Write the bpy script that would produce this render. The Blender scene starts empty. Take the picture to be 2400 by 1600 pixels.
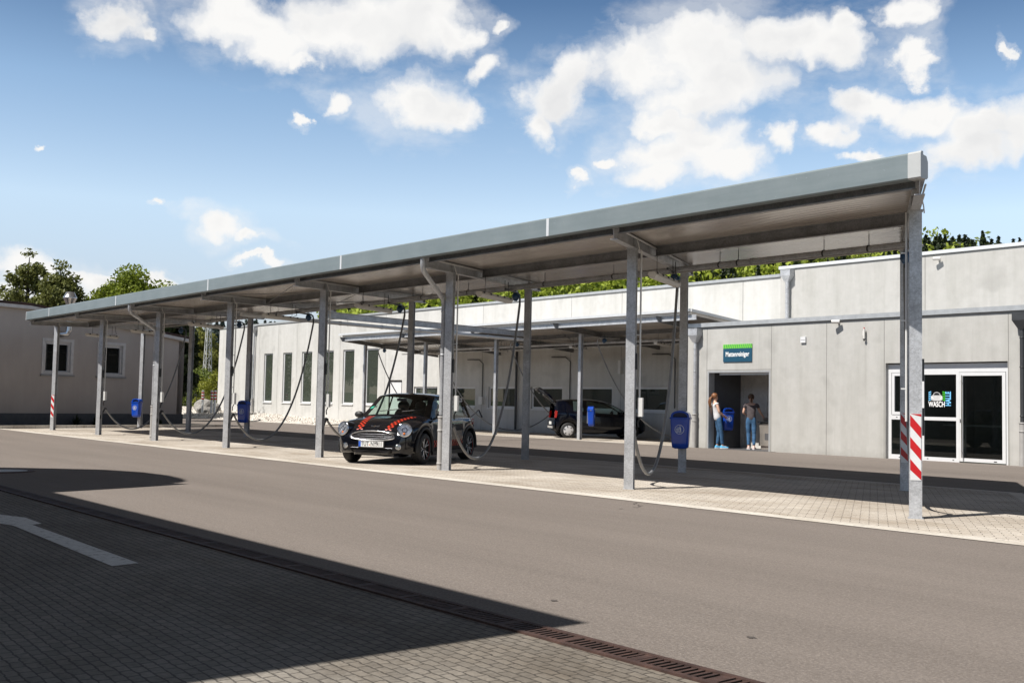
import bpy, bmesh, math, random
from mathutils import Vector, Matrix, noise
from mathutils.bvhtree import BVHTree
import numpy as np
R=math.radians; PI=math.pi; S=math.sin; Co=math.cos
scene=bpy.context.scene; col=scene.collection
random.seed(7); RS=np.random.RandomState(11)

# ------------------------------------------------------------------ nodes
def new_mat(name):
    m=bpy.data.materials.new(name); m.use_nodes=True
    nt=m.node_tree; b=nt.nodes['Principled BSDF']; return m,nt,b
def N(nt,t,**kw):
    n=nt.nodes.new(t)
    for k,v in kw.items():
        if k in n.inputs.keys() if hasattr(n.inputs,'keys') else False: n.inputs[k].default_value=v
        else: setattr(n,k,v)
    return n
def coords(nt,scale=(1,1,1),rot=(0,0,0),kind='Object'):
    if kind=='World':
        g=nt.nodes.new('ShaderNodeNewGeometry'); out=g.outputs['Position']
    else:
        g=nt.nodes.new('ShaderNodeTexCoord'); out=g.outputs[kind]
    mp=nt.nodes.new('ShaderNodeMapping'); mp.inputs['Scale'].default_value=scale; mp.inputs['Rotation'].default_value=rot
    nt.links.new(out,mp.inputs[0]); return mp.outputs[0]
def noise_n(nt,vec,scale,detail=4,rough=.55,dist=0):
    n=nt.nodes.new('ShaderNodeTexNoise'); n.inputs['Scale'].default_value=scale; n.inputs['Detail'].default_value=detail
    n.inputs['Roughness'].default_value=rough; n.inputs['Distortion'].default_value=dist
    nt.links.new(vec,n.inputs['Vector']); return n.outputs['Fac']
def ramp(nt,fac,stops):
    r=nt.nodes.new('ShaderNodeValToRGB'); el=r.color_ramp.elements
    while len(el)<len(stops): el.new(.5)
    for e,(p,c) in zip(el,stops):
        e.position=p; e.color=(c,c,c,1) if isinstance(c,(int,float)) else (*c,1)
    nt.links.new(fac,r.inputs[0]); return r.outputs[0]
def mix(nt,fac,a,b,mode='MIX'):
    m=nt.nodes.new('ShaderNodeMix'); m.data_type='RGBA'; m.blend_type=mode
    for s,i in ((fac,0),(a,6),(b,7)):
        if isinstance(s,(int,float)): m.inputs[i].default_value=s
        elif isinstance(s,tuple): m.inputs[i].default_value=(*s,1)
        else: nt.links.new(s,m.inputs[i])
    return m.outputs[2]
def mth(nt,op,a,b=None,c=None):
    m=nt.nodes.new('ShaderNodeMath'); m.operation=op
    for s,i in ((a,0),(b,1),(c,2)):
        if s is None: continue
        if isinstance(s,(int,float)): m.inputs[i].default_value=s
        else: nt.links.new(s,m.inputs[i])
    return m.outputs[0]
def bump(nt,b,h,strength=.3,dist=.01):
    n=nt.nodes.new('ShaderNodeBump'); n.inputs['Strength'].default_value=strength; n.inputs['Distance'].default_value=dist
    nt.links.new(h,n.inputs['Height']); nt.links.new(n.outputs[0],b.inputs['Normal'])
M={}
def plain(name,c,rough=.5,metal=0,spec=.5,var=.12,vs=6,coat=0,bmp=0):
    m,nt,b=new_mat(name); v=coords(nt)
    f=noise_n(nt,v,vs,5,.6)
    c2=tuple(x*(1-var) for x in c); c3=tuple(min(1,x*(1+var)) for x in c)
    nt.links.new(ramp(nt,f,[(.3,c2),(.7,c3)]),b.inputs['Base Color'])
    b.inputs['Roughness'].default_value=rough; b.inputs['Metallic'].default_value=metal
    b.inputs['Specular IOR Level'].default_value=spec; b.inputs['Coat Weight'].default_value=coat
    b.inputs['Coat Roughness'].default_value=.03
    if bmp: bump(nt,b,noise_n(nt,v,vs*8,3),bmp,.01)
    M[name]=m; return m
plain('matte_black',(.005,.005,.0055),.9,spec=.1); plain('crack_tar',(.07,.06,.054),.8); plain('dark_rubber',(.018,.018,.019),.65); plain('hose_rubber',(.19,.192,.195),.42,var=.2)
plain('nozzle_plastic',(.012,.012,.013),.4)
plain('white_paint',(.72,.72,.71),.35,var=.05); plain('white_frame',(.60,.605,.615),.35,var=.03)
plain('white_box',(.6,.6,.59),.4,var=.05); plain('grey_plastic',(.34,.33,.32),.5,var=.1)
plain('dark_metal',(.05,.052,.055),.45,.3); plain('black_plastic',(.02,.02,.021),.5)
plain('bin_blue',(.006,.058,.40),.28,var=.08,coat=.3); plain('bin_blue_lit',(.012,.06,.36),.3)
plain('bin_dark',(.003,.008,.05),.5); plain('symbol_white',(.62,.66,.75),.5)
plain('valve_blue',(.02,.06,.13),.35,var=.3)
plain('sign_teal',(.012,.065,.115),.4,var=.06); plain('sign_green',(.16,.55,.04),.4,var=.05)
plain('sign_white',(.85,.85,.85),.4,var=.02); plain('logo_blue',(.18,.52,.85),.4,var=.03); plain('logo_green',(.06,.45,.03),.4)
plain('logo_grey',(.5,.5,.5),.4)
plain('stripe_red',(.45,.006,.01),.35,var=.08); plain('stripe_white',(.62,.63,.64),.35,var=.06)
plain('chrome',(.75,.76,.78),.08,1,var=.02); plain('dark_chrome',(.10,.10,.11),.25,.8)
plain('car_black',(.0025,.0032,.006),.10,0,.35,var=.05,coat=.55); plain('car_blue_black',(.002,.0028,.007),.12,0,.2,coat=.35)
plain('trim_black',(.016,.016,.017),.5); plain('check_red',(.45,.035,.014),.35,var=.05)
plain('rim_silver',(.6,.6,.61),.3,.15); plain('rim_black',(.01,.01,.011),.3); plain('rim_red',(.5,.03,.03),.3)
plain('lens_red',(.45,.008,.008),.15,coat=1); plain('lamp_reflector',(.30,.31,.33),.15,.45,var=.75,vs=22); plain('orange_lens',(.6,.15,.02),.2)
plain('seat_fabric',(.02,.02,.022),.8); plain('plate_white',(.75,.75,.73),.4,var=.02); plain('plate_blue',(.02,.1,.5),.4)
plain('plate_black',(.01,.01,.01),.5); plain('ink_green',(.02,.3,.2),.5)
plain('skin',(.55,.3,.2),.5,var=.08); plain('skin_pale',(.62,.38,.28),.5,var=.06)
plain('hair_red',(.20,.082,.032),.5,var=.45,vs=40); plain('hair_brown',(.09,.045,.02),.5,var=.4,vs=40)
plain('shirt_white',(.66,.66,.68),.8,var=.08,vs=12); plain('shirt_dark',(.075,.062,.065),.85,var=.2,vs=12)
plain('jeans',(.035,.10,.20),.85,var=.35,vs=9); plain('shoe_blue',(.07,.35,.6),.6); plain('shoe_pale',(.6,.45,.42),.6)
plain('shoe_sole',(.7,.7,.7),.6)
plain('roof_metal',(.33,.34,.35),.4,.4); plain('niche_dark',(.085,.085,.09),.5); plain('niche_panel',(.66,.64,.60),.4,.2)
plain('machine_steel',(.42,.38,.34),.3,.6); plain('soil',(.05,.04,.03),.95,var=.4,vs=12,bmp=.6)
plain('lamp_white',(.62,.6,.57),.35,var=.05); plain('bark',(.05,.04,.03),.9,var=.4,vs=20)
plain('boulder_stone',(.24,.23,.215),.9,var=.25,vs=5,bmp=.5); plain('interior',(.42,.42,.40),.8)
plain('plinth_grey',(.075,.078,.085),.8,var=.15); plain('fascia_sunlit',(.42,.43,.43),.3,var=.05)
plain('tin',(.55,.55,.56),.25,.9,var=.15); plain('mast_grey',(.42,.43,.42),.6); plain('logo_dark',(.01,.01,.012),.4)
plain('window_frame_old',(.52,.5,.49),.6,var=.1); plain('sill_grey',(.25,.25,.25),.6); plain('coping_grey',(.40,.41,.42),.35,.3,var=.1)
plain('coping_light',(.62,.63,.64),.35,.2,var=.06)

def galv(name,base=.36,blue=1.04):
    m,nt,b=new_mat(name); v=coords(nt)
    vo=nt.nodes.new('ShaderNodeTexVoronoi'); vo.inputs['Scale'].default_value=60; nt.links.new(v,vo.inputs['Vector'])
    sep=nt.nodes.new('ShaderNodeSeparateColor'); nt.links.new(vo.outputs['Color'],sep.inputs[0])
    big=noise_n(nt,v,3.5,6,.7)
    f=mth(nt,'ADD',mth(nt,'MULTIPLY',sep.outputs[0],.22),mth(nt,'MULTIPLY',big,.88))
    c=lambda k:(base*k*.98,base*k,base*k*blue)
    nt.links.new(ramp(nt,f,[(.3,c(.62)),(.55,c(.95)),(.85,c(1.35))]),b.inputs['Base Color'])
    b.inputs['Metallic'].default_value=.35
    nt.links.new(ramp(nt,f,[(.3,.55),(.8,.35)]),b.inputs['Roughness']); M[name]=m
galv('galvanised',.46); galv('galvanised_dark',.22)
# gutter fascia: blue grey coated metal with faint scratches
m,nt,b=new_mat('fascia_metal'); v=coords(nt,(.5,.5,6))
f=noise_n(nt,v,3,6,.65); f2=noise_n(nt,coords(nt),1.3,5,.7)
cc=mix(nt,.5,ramp(nt,f,[(.3,(.165,.20,.21)),(.7,(.215,.25,.26))]),ramp(nt,f2,[(.3,(.155,.19,.20)),(.7,(.235,.27,.28))]))
sp=noise_n(nt,coords(nt),40,2,.5); cc=mix(nt,ramp(nt,sp,[(.74,0.),(.78,.5)]),cc,(.5,.55,.56))
nt.links.new(cc,b.inputs['Base Color']); b.inputs['Roughness'].default_value=.42; b.inputs['Metallic'].default_value=.2; M['fascia_metal']=m
# roof soffit: glossy off-white ribbed sandwich panel
m,nt,b=new_mat('soffit'); v=coords(nt,(1,1,1),(0,0,R(0)))
w=nt.nodes.new('ShaderNodeTexWave'); w.bands_direction='X'; w.inputs['Scale'].default_value=3.2; w.inputs['Distortion'].default_value=0; nt.links.new(v,w.inputs['Vector'])
f=noise_n(nt,coords(nt,(.35,1.2,1)),1.4,4,.6)
nt.links.new(ramp(nt,f,[(.3,(.40,.35,.31)),(.7,(.56,.52,.47))]),b.inputs['Base Color']); b.inputs['Roughness'].default_value=.23; b.inputs['Metallic'].default_value=.3
bump(nt,b,w.outputs['Color'],.25,.01); M['soffit']=m
# board-cast concrete wall
def concrete(name,c,streak=.5):
    m,nt,b=new_mat(name); v=coords(nt,kind='World')
    f1=noise_n(nt,v,.55,6,.6); f2=noise_n(nt,coords(nt,(2.2,2.2,.22),kind='World'),1.0,5,.65); f3=noise_n(nt,v,5,5,.6)
    sp=noise_n(nt,v,1.1,2,.4)
    k=lambda s,t=1:(c[0]*s,c[1]*s,c[2]*s*t)
    a=ramp(nt,f1,[(.3,k(.86,.97)),(.5,k(1)),(.72,k(1.1,1.0))])
    bb=ramp(nt,f2,[(.3,k(.76,.96)),(.6,k(1.08))])
    cc=mix(nt,streak,a,bb); cc=mix(nt,.22,cc,ramp(nt,f3,[(.3,k(.75)),(.7,k(1.15))]))
    cc=mix(nt,ramp(nt,sp,[(.62,0.),(.72,.34)]),cc,k(.60,.98))
    dr=noise_n(nt,coords(nt,(7,7,.25),kind='World'),1.0,4,.6); cc=mix(nt,ramp(nt,dr,[(.60,0.),(.75,.30)]),cc,k(.66,.95))
    g=nt.nodes.new('ShaderNodeNewGeometry'); sx=nt.nodes.new('ShaderNodeSeparateXYZ'); nt.links.new(g.outputs['Position'],sx.inputs[0])
    low=mth(nt,'ADD',sx.outputs[2],mth(nt,'MULTIPLY',f3,.35))
    cc=mix(nt,ramp(nt,low,[(.16,.35),(.42,0.)]),cc,k(.6,.95))
    nt.links.new(cc,b.inputs['Base Color']); b.inputs['Roughness'].default_value=.8; b.inputs['Specular IOR Level'].default_value=.25
    bump(nt,b,noise_n(nt,v,14,5,.7),.12,.01); M[name]=m
concrete('concrete_wall',(.415,.408,.39),.6); concrete('concrete_upper',(.425,.418,.402),.5); concrete('concrete_hall',(.495,.49,.475),.55); concrete('joint_grey',(.25,.245,.235))
# old stucco
m,nt,b=new_mat('stucco'); v=coords(nt,kind='World')
f=noise_n(nt,v,.5,6,.65); f2=noise_n(nt,coords(nt,(1.5,1.5,.3),kind='World'),1.2,5,.6)
cc=mix(nt,.4,ramp(nt,f,[(.3,(.37,.325,.295)),(.7,(.46,.41,.38))]),ramp(nt,f2,[(.3,(.35,.315,.29)),(.7,(.47,.43,.40))]))
nt.links.new(cc,b.inputs['Base Color']); b.inputs['Roughness'].default_value=.95; b.inputs['Specular IOR Level'].default_value=.1
bump(nt,b,noise_n(nt,v,30,4,.7),.5,.01); M['stucco']=m
# asphalt
m,nt,b=new_mat('asphalt'); v=coords(nt,kind='World')
big=noise_n(nt,coords(nt,(.35,1.0,1),(0,0,R(8)),kind='World'),.35,6,.6); fine=noise_n(nt,v,55,3,.8); gr=noise_n(nt,v,16,4,.75)
st=noise_n(nt,coords(nt,(.07,1.0,1),(0,0,R(-2)),kind='World'),1.5,5,.65)
base=ramp(nt,big,[(.30,(.118,.101,.090)),(.5,(.172,.149,.134)),(.70,(.235,.205,.185))])
base=mix(nt,.5,base,ramp(nt,st,[(.34,(.095,.081,.072)),(.66,(.235,.202,.18))]))
base=mix(nt,.55,base,ramp(nt,fine,[(.3,(.07,.058,.051)),(.5,(.165,.141,.124)),(.72,(.40,.35,.31))]))
base=mix(nt,.25,base,ramp(nt,gr,[(.3,(.085,.072,.063)),(.7,(.235,.205,.183))]))
nt.links.new(base,b.inputs['Base Color']); b.inputs['Roughness'].default_value=.85; b.inputs['Specular IOR Level'].default_value=.3
bump(nt,b,fine,.5,.012); M['asphalt']=m
# light concrete pavers below the canopies
def pavers(name,rot,c1,c2,mort,bw=.2,rh=.1,stain=.35,ms=.05,wob=0):
    m,nt,b=new_mat(name); v=coords(nt,(1,1,1),(0,0,rot),kind='World')
    if wob:
        wn_=nt.nodes.new('ShaderNodeTexNoise'); wn_.inputs['Scale'].default_value=16; wn_.inputs['Detail'].default_value=3; nt.links.new(v,wn_.inputs['Vector'])
        vm_=nt.nodes.new('ShaderNodeVectorMath'); vm_.operation='MULTIPLY_ADD'; nt.links.new(wn_.outputs['Color'],vm_.inputs[0]); vm_.inputs[1].default_value=(wob,wob,0); nt.links.new(v,vm_.inputs[2]); v=vm_.outputs[0]
    br=nt.nodes.new('ShaderNodeTexBrick'); nt.links.new(v,br.inputs['Vector']); br.inputs['Scale'].default_value=1
    br.inputs['Brick Width'].default_value=bw; br.inputs['Row Height'].default_value=rh; br.inputs['Mortar Size'].default_value=ms*rh
    br.inputs['Mortar Smooth'].default_value=.3
    br.inputs['Color1'].default_value=(*c1,1); br.inputs['Color2'].default_value=(*c2,1); br.inputs['Mortar'].default_value=(*mort,1)
    w=coords(nt,kind='World'); f=noise_n(nt,w,.45,6,.62); g=noise_n(nt,w,30,3,.7)
    cc=mix(nt,1.0,br.outputs['Color'],ramp(nt,f,[(.33,(1-stain,1-stain*1.12,1-stain*1.25)),(.62,1.06)]),'MULTIPLY')
    f4=noise_n(nt,coords(nt,(.5,1.6,1),(0,0,R(-10)),kind='World'),1.1,5,.7); cc=mix(nt,1.0,cc,ramp(nt,f4,[(.34,(.78,.745,.70)),(.52,1.)]),'MULTIPLY')
    cc=mix(nt,.5,cc,mix(nt,1.0,cc,ramp(nt,g,[(.3,.6),(.7,1.35)]),'MULTIPLY'))
    nt.links.new(cc,b.inputs['Base Color']); b.inputs['Roughness'].default_value=.85; b.inputs['Specular IOR Level'].default_value=.3
    h=mth(nt,'SUBTRACT',mth(nt,'MULTIPLY',g,.3),br.outputs['Fac']); bump(nt,b,h,.5,.008); M[name]=m
pavers('pavers_light',R(-32.2),(.53,.485,.425),(.46,.42,.37),(.13,.115,.10))
pavers('curb_stone',0,(.58,.55,.495),(.54,.505,.455),(.36,.335,.30),1.0,.4,.1,.02)
pavers('pavers_grey',R(3),(.235,.215,.188),(.185,.17,.15),(.085,.077,.067),.105,.062,.34,.09,.03)
# rusty iron
m,nt,b=new_mat('rusty_iron'); v=coords(nt,kind='World'); f=noise_n(nt,v,9,6,.7)
nt.links.new(ramp(nt,f,[(.3,(.035,.021,.018)),(.55,(.075,.042,.034)),(.75,(.12,.065,.05))]),b.inputs['Base Color']); b.inputs['Roughness'].default_value=.7; b.inputs['Metallic'].default_value=.3
M['rusty_iron']=m
# gravel, grass
m,nt,b=new_mat('gravel'); v=coords(nt,kind='World'); vo=nt.nodes.new('ShaderNodeTexVoronoi'); vo.inputs['Scale'].default_value=11; nt.links.new(v,vo.inputs['Vector'])
sep=nt.nodes.new('ShaderNodeSeparateColor'); nt.links.new(vo.outputs['Color'],sep.inputs[0])
nt.links.new(ramp(nt,sep.outputs[0],[(0,(.30,.26,.22)),(.5,(.55,.51,.46)),(1,(.7,.67,.62))]),b.inputs['Base Color']); b.inputs['Roughness'].default_value=.9
bump(nt,b,vo.outputs['Distance'],-1.,.04); M['gravel']=m
m,nt,b=new_mat('grass'); v=coords(nt,kind='World'); f=noise_n(nt,v,.8,6,.7)
nt.links.new(ramp(nt,f,[(.3,(.035,.06,.015)),(.7,(.10,.13,.035))]),b.inputs['Base Color']); b.inputs['Roughness'].default_value=.95; M['grass']=m
# painted marking, worn
m,nt,b=new_mat('road_paint'); v=coords(nt,kind='World'); f=noise_n(nt,v,14,5,.75)
nt.links.new(ramp(nt,f,[(.34,(.26,.255,.24)),(.44,(.60,.605,.59)),(.7,(.74,.745,.73))]),b.inputs['Base Color']); b.inputs['Roughness'].default_value=.8; M['road_paint']=m
m,nt,b=new_mat('manhole_concrete'); v=coords(nt,kind='World'); f=noise_n(nt,v,8,5,.7)
nt.links.new(ramp(nt,f,[(.3,(.36,.33,.29)),(.7,(.5,.47,.42))]),b.inputs['Base Color']); M['manhole_concrete']=m
# roof tiles of the old building
m,nt,b=new_mat('roof_tiles'); v=coords(nt,kind='World'); w=nt.nodes.new('ShaderNodeTexWave'); w.inputs['Scale'].default_value=2.2; w.bands_direction='Z'; nt.links.new(v,w.inputs['Vector'])
f=noise_n(nt,v,3,5,.7); nt.links.new(ramp(nt,f,[(.3,(.02,.017,.017)),(.7,(.075,.035,.03))]),b.inputs['Base Color']); bump(nt,b,w.outputs['Fac'],.8,.05); b.inputs['Roughness'].default_value=.8; M['roof_tiles']=m
# leaves
def leafmat(name,c1,c2,trans=.35):
    m=bpy.data.materials.new(name); m.use_nodes=True; nt=m.node_tree; b=nt.nodes['Principled BSDF']; out=nt.nodes['Material Output']
    v=coords(nt,kind='World'); f=noise_n(nt,v,.9,4,.7); g=noise_n(nt,v,9,2,.6)
    cc=mix(nt,.5,ramp(nt,f,[(.3,c1),(.7,c2)]),ramp(nt,g,[(.3,c1),(.7,c2)]))
    nt.links.new(cc,b.inputs['Base Color']); b.inputs['Roughness'].default_value=.55; b.inputs['Specular IOR Level'].default_value=.3
    t=nt.nodes.new('ShaderNodeBsdfTranslucent'); nt.links.new(cc,t.inputs[0]); ms=nt.nodes.new('ShaderNodeMixShader'); ms.inputs[0].default_value=trans
    nt.links.new(b.outputs[0],ms.inputs[1]); nt.links.new(t.outputs[0],ms.inputs[2]); nt.links.new(ms.outputs[0],out.inputs[0]); M[name]=m
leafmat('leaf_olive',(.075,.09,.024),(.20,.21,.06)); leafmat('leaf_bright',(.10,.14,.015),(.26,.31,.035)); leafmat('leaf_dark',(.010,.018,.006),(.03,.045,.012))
leafmat('leaf_willow',(.10,.12,.02),(.27,.26,.06)); leafmat('leaf_bush',(.12,.14,.02),(.32,.33,.04)); leafmat('leaf_beech',(.20,.27,.035),(.46,.52,.08))
leafmat('leaf_beech_mid',(.09,.13,.025),(.22,.27,.05)); leafmat('needle_dark',(.010,.020,.010),(.04,.055,.02),.1); leafmat('needle_haze',(.035,.055,.05),(.075,.095,.08),.1)
# glass
def glass(name,tint,refl=1.5,opaque=0,dark=(.01,.012,.012),rough=.0):
    m=bpy.data.materials.new(name); m.use_nodes=True; nt=m.node_tree; nt.nodes.remove(nt.nodes['Principled BSDF']); out=nt.nodes['Material Output']
    tr=nt.nodes.new('ShaderNodeBsdfTransparent'); tr.inputs[0].default_value=(*tint,1)
    df=nt.nodes.new('ShaderNodeBsdfDiffuse'); df.inputs[0].default_value=(*dark,1)
    ms=nt.nodes.new('ShaderNodeMixShader'); ms.inputs[0].default_value=opaque; nt.links.new(tr.outputs[0],ms.inputs[1]); nt.links.new(df.outputs[0],ms.inputs[2])
    gl=nt.nodes.new('ShaderNodeBsdfGlossy'); gl.inputs['Roughness'].default_value=rough; lw=nt.nodes.new('ShaderNodeLayerWeight'); lw.inputs[0].default_value=.5
    f0=((refl-1)/(refl+1))**2; fo=mth(nt,'ADD',f0,mth(nt,'MULTIPLY',1-f0,mth(nt,'POWER',lw.outputs['Facing'],5)))
    m2=nt.nodes.new('ShaderNodeMixShader'); nt.links.new(fo,m2.inputs[0]); nt.links.new(ms.outputs[0],m2.inputs[1]); nt.links.new(gl.outputs[0],m2.inputs[2])
    nt.links.new(m2.outputs[0],out.inputs[0]); M[name]=m
glass('window_glass',(.35,.4,.38),1.9,.5,(.085,.10,.085)); glass('dark_glass',(.6,.64,.63),1.5,.12)
glass('car_glass',(.74,.84,.79),1.5,0); glass('lamp_glass',(.93,.94,.96),1.2,0); glass('old_glass',(.1,.1,.1),1.5,.8)

# ------------------------------------------------------------------ mesh building
class MB:
    def __init__(s): s.v=[]; s.f=[]; s.sm=[]; s.mi=[]
    def add(s,vs,fs,smooth=False,mi=0):
        o=len(s.v); s.v+= [tuple(x) for x in vs]
        for f in fs: s.f.append([i+o for i in f]); s.sm.append(smooth); s.mi.append(mi)
        return s
    def box(s,x0,x1,y0,y1,z0,z1,mi=0):
        vs=[(x,y,z) for x in(x0,x1) for y in (y0,y1) for z in (z0,z1)]
        return s.add(vs,[(0,1,3,2),(4,6,7,5),(0,4,5,1),(2,3,7,6),(0,2,6,4),(1,5,7,3)],mi=mi)
    def obox(s,c,u,v,w,mi=0):
        c=Vector(c);u=Vector(u);v=Vector(v);w=Vector(w)
        vs=[c+a*u+b_*v+d*w for a in(-1,1) for b_ in(-1,1) for d in(-1,1)]
        return s.add(vs,[(0,1,3,2),(4,6,7,5),(0,4,5,1),(2,3,7,6),(0,2,6,4),(1,5,7,3)],mi=mi)
    def beam(s,p0,p1,side,up,hw,hh,mi=0):   # box from p0 to p1
        p0=Vector(p0);p1=Vector(p1); return s.obox((p0+p1)/2,(p1-p0)/2,Vector(side).normalized()*hw,Vector(up).normalized()*hh,mi)
    def cyl(s,p0,p1,r,n=12,r2=None,caps=True,mi=0):
        p0=Vector(p0);p1=Vector(p1); d=(p1-p0).normalized(); a=d.orthogonal().normalized(); b_=d.cross(a); r2=r if r2 is None else r2
        vs=[p0+(a*Co(2*PI*i/n)+b_*S(2*PI*i/n))*r for i in range(n)]+[p1+(a*Co(2*PI*i/n)+b_*S(2*PI*i/n))*r2 for i in range(n)]
        s.add(vs,[(i,(i+1)%n,n+(i+1)%n,n+i) for i in range(n)],True,mi)
        if caps: s.add(vs,[tuple(range(n))[::-1],tuple(range(n,2*n))],False,mi)
        return s
    def tube(s,pts,r,n=10,mi=0,radii=None):
        pts=[Vector(p) for p in pts]; prev=None; vs=[]
        for i,p in enumerate(pts):
            t=(pts[min(i+1,len(pts)-1)]-pts[max(i-1,0)]).normalized()
            if prev is None: a=t.orthogonal().normalized()
            else:
                a=prev-t*prev.dot(t)
                a=a.normalized() if a.length>1e-6 else t.orthogonal().normalized()
            prev=a; b_=t.cross(a); rr=radii[i] if radii else r
            vs+=[p+(a*Co(2*PI*k/n)+b_*S(2*PI*k/n))*rr for k in range(n)]
        fs=[(i*n+k,i*n+(k+1)%n,(i+1)*n+(k+1)%n,(i+1)*n+k) for i in range(len(pts)-1) for k in range(n)]
        s.add(vs,fs,True,mi); m_=(len(pts)-1)*n
        s.add(vs,[tuple(range(n))[::-1],tuple(range(m_,m_+n))],False,mi); return s
    def prism(s,poly,origin,ux,uy,depth,mi=0):  # polygon in (ux,uy) extruded along depth vector
        o=Vector(origin);ux=Vector(ux);uy=Vector(uy);dv=Vector(depth); n=len(poly)
        vs=[o+ux*a+uy*b_ for a,b_ in poly]; vs+=[v+dv for v in vs]
        return s.add(vs,[tuple(range(n)),tuple(range(n,2*n))[::-1]]+[(i,(i+1)%n,n+(i+1)%n,n+i) for i in range(n)],mi=mi)
    def lathe(s,prof,c,axis=(0,0,1),n=24,smooth=True,mi=0):
        c=Vector(c);d=Vector(axis).normalized();a=d.orthogonal().normalized();b_=d.cross(a); vs=[]
        for r,h in prof: vs+=[c+d*h+(a*Co(2*PI*i/n)+b_*S(2*PI*i/n))*max(r,1e-4) for i in range(n)]
        return s.add(vs,[(j*n+i,j*n+(i+1)%n,(j+1)*n+(i+1)%n,(j+1)*n+i) for j in range(len(prof)-1) for i in range(n)],smooth,mi)
    def build(s,name,mats,parent=None,origin=None,fixn=True):
        me=bpy.data.meshes.new(name); vs=s.v
        if origin is not None: vs=[(x-origin[0],y-origin[1],z-origin[2]) for x,y,z in vs]
        me.from_pydata(vs,[],s.f)
        if not isinstance(mats,(list,tuple)): mats=[mats]
        for m_ in mats: me.materials.append(M[m_] if isinstance(m_,str) else m_)
        me.polygons.foreach_set('use_smooth',s.sm); me.polygons.foreach_set('material_index',s.mi); me.update()
        if fixn:
            bm=bmesh.new(); bm.from_mesh(me); bmesh.ops.recalc_face_normals(bm,faces=bm.faces); bm.to_mesh(me); bm.free()
        o=bpy.data.objects.new(name,me); col.objects.link(o)
        if parent: o.parent=parent
        elif origin is not None: o.location=origin
        return o
def tag(o,label=None,cat=None,group=None,kind=None):
    if label: o['label']=label
    if cat: o['category']=cat
    if group: o['group']=group
    if kind: o['kind']=kind
    return o
def empty(name,loc=(0,0,0),rz=0,label=None,cat=None,group=None):
    o=bpy.data.objects.new(name,None); col.objects.link(o); o.location=loc; o.rotation_euler=(0,0,rz); o.empty_display_size=.2
    return tag(o,label,cat,group)
def copy_tree(o,parent=None):
    c=o.copy(); col.objects.link(c)
    if parent: c.parent=parent
    for ch in [x for x in bpy.data.objects if x.parent==o]: copy_tree(ch,c)
    return c
def text_mb(txt,size,origin,ux,uy,sx=1.0,depth=.004,align='CENTER',bold=0.):
    cu=bpy.data.curves.new('t','FONT'); cu.body=txt; cu.size=size; cu.align_x=align; cu.align_y='CENTER'; cu.extrude=depth; cu.offset=bold; cu.resolution_u=3
    ob=bpy.data.objects.new('t',cu); col.objects.link(ob); bpy.context.view_layer.update()
    me=bpy.data.meshes.new_from_object(ob.evaluated_get(bpy.context.evaluated_depsgraph_get()))
    ux=Vector(ux).normalized();uy=Vector(uy).normalized();uz=ux.cross(uy);o=Vector(origin)
    mb=MB(); mb.add([o+ux*v.co.x*sx+uy*v.co.y+uz*v.co.z for v in me.vertices],[list(p.vertices) for p in me.polygons])
    bpy.data.objects.remove(ob); bpy.data.curves.remove(cu); return mb
def catenary(A,B,zmin,n=40):
    A=Vector(A);B=Vector(B); h=Vector((B.x-A.x,B.y-A.y,0)).length
    def solve(a):  # lowest point offset so both ends fit height difference
        lo,hi=-h,2*h
        f=lambda x0:a*(math.cosh((h-x0)/a)-math.cosh(x0/a))-(B.z-A.z)
        for _ in range(70):
            m_=(lo+hi)/2
            if f(m_)>0: lo=m_
            else: hi=m_
        return (lo+hi)/2
    a=.15*h/4
    while a<20:
        x0=solve(a); zl=A.z-a*(math.cosh(x0/a)-1)
        if zl>=zmin or x0>h*.97: break
        a*=1.01
    x0=solve(a); c=A.z-a*math.cosh(x0/a); out=[]
    for i in range(n+1):
        t=i/n; t=t*.6+.4*(3*t*t-2*t**3) if False else t
        x=h*t; p=A.lerp(B,t); out.append(Vector((p.x,p.y,a*math.cosh((x-x0)/a)+c)))
    return out

# ------------------------------------------------------------------ camera, light, sky
cam=bpy.data.cameras.new('camera'); co=bpy.data.objects.new('camera',cam); col.objects.link(co); scene.camera=co
yaw,pitch,roll=R(-50.64611),R(3.308611),R(1.2105509)
fw=Vector((S(yaw)*Co(pitch),Co(yaw)*Co(pitch),S(pitch))); rt=Vector((Co(yaw),-S(yaw),0)); up=rt.cross(fw)
r2=rt*Co(roll)+up*S(roll); u2=-rt*S(roll)+up*Co(roll)
co.matrix_world=Matrix(((r2.x,u2.x,-fw.x,39.202),(r2.y,u2.y,-fw.y,-11.671),(r2.z,u2.z,-fw.z,1.22),(0,0,0,1)))
cam.sensor_width=36; cam.lens=2550.626/2400*36; cam.clip_end=3000; cam.clip_start=.05
tosun=Vector((-.12,-1,1.34)).normalized()
sl=bpy.data.lights.new('sun','SUN'); sl.energy=4.7; sl.angle=R(.53); sl.color=(1,.955,.89)
so=bpy.data.objects.new('sun',sl); col.objects.link(so); so.rotation_euler=tosun.to_track_quat('Z','Y').to_euler()
w=bpy.data.worlds.new('World'); scene.world=w; w.use_nodes=True; nt=w.node_tree; bg=nt.nodes['Background']
sky=nt.nodes.new('ShaderNodeTexSky'); sky.sky_type='NISHITA'; sky.sun_disc=False; sky.sun_elevation=math.asin(tosun.z)
sky.sun_rotation=math.atan2(tosun.x,tosun.y); sky.altitude=700; sky.air_density=1.0; sky.dust_density=.6; sky.ozone_density=1.3
SKY=.1; bg.inputs[1].default_value=SKY
tc=nt.nodes.new('ShaderNodeTexCoord'); sp=nt.nodes.new('ShaderNodeSeparateXYZ'); nt.links.new(tc.outputs['Generated'],sp.inputs[0])
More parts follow.
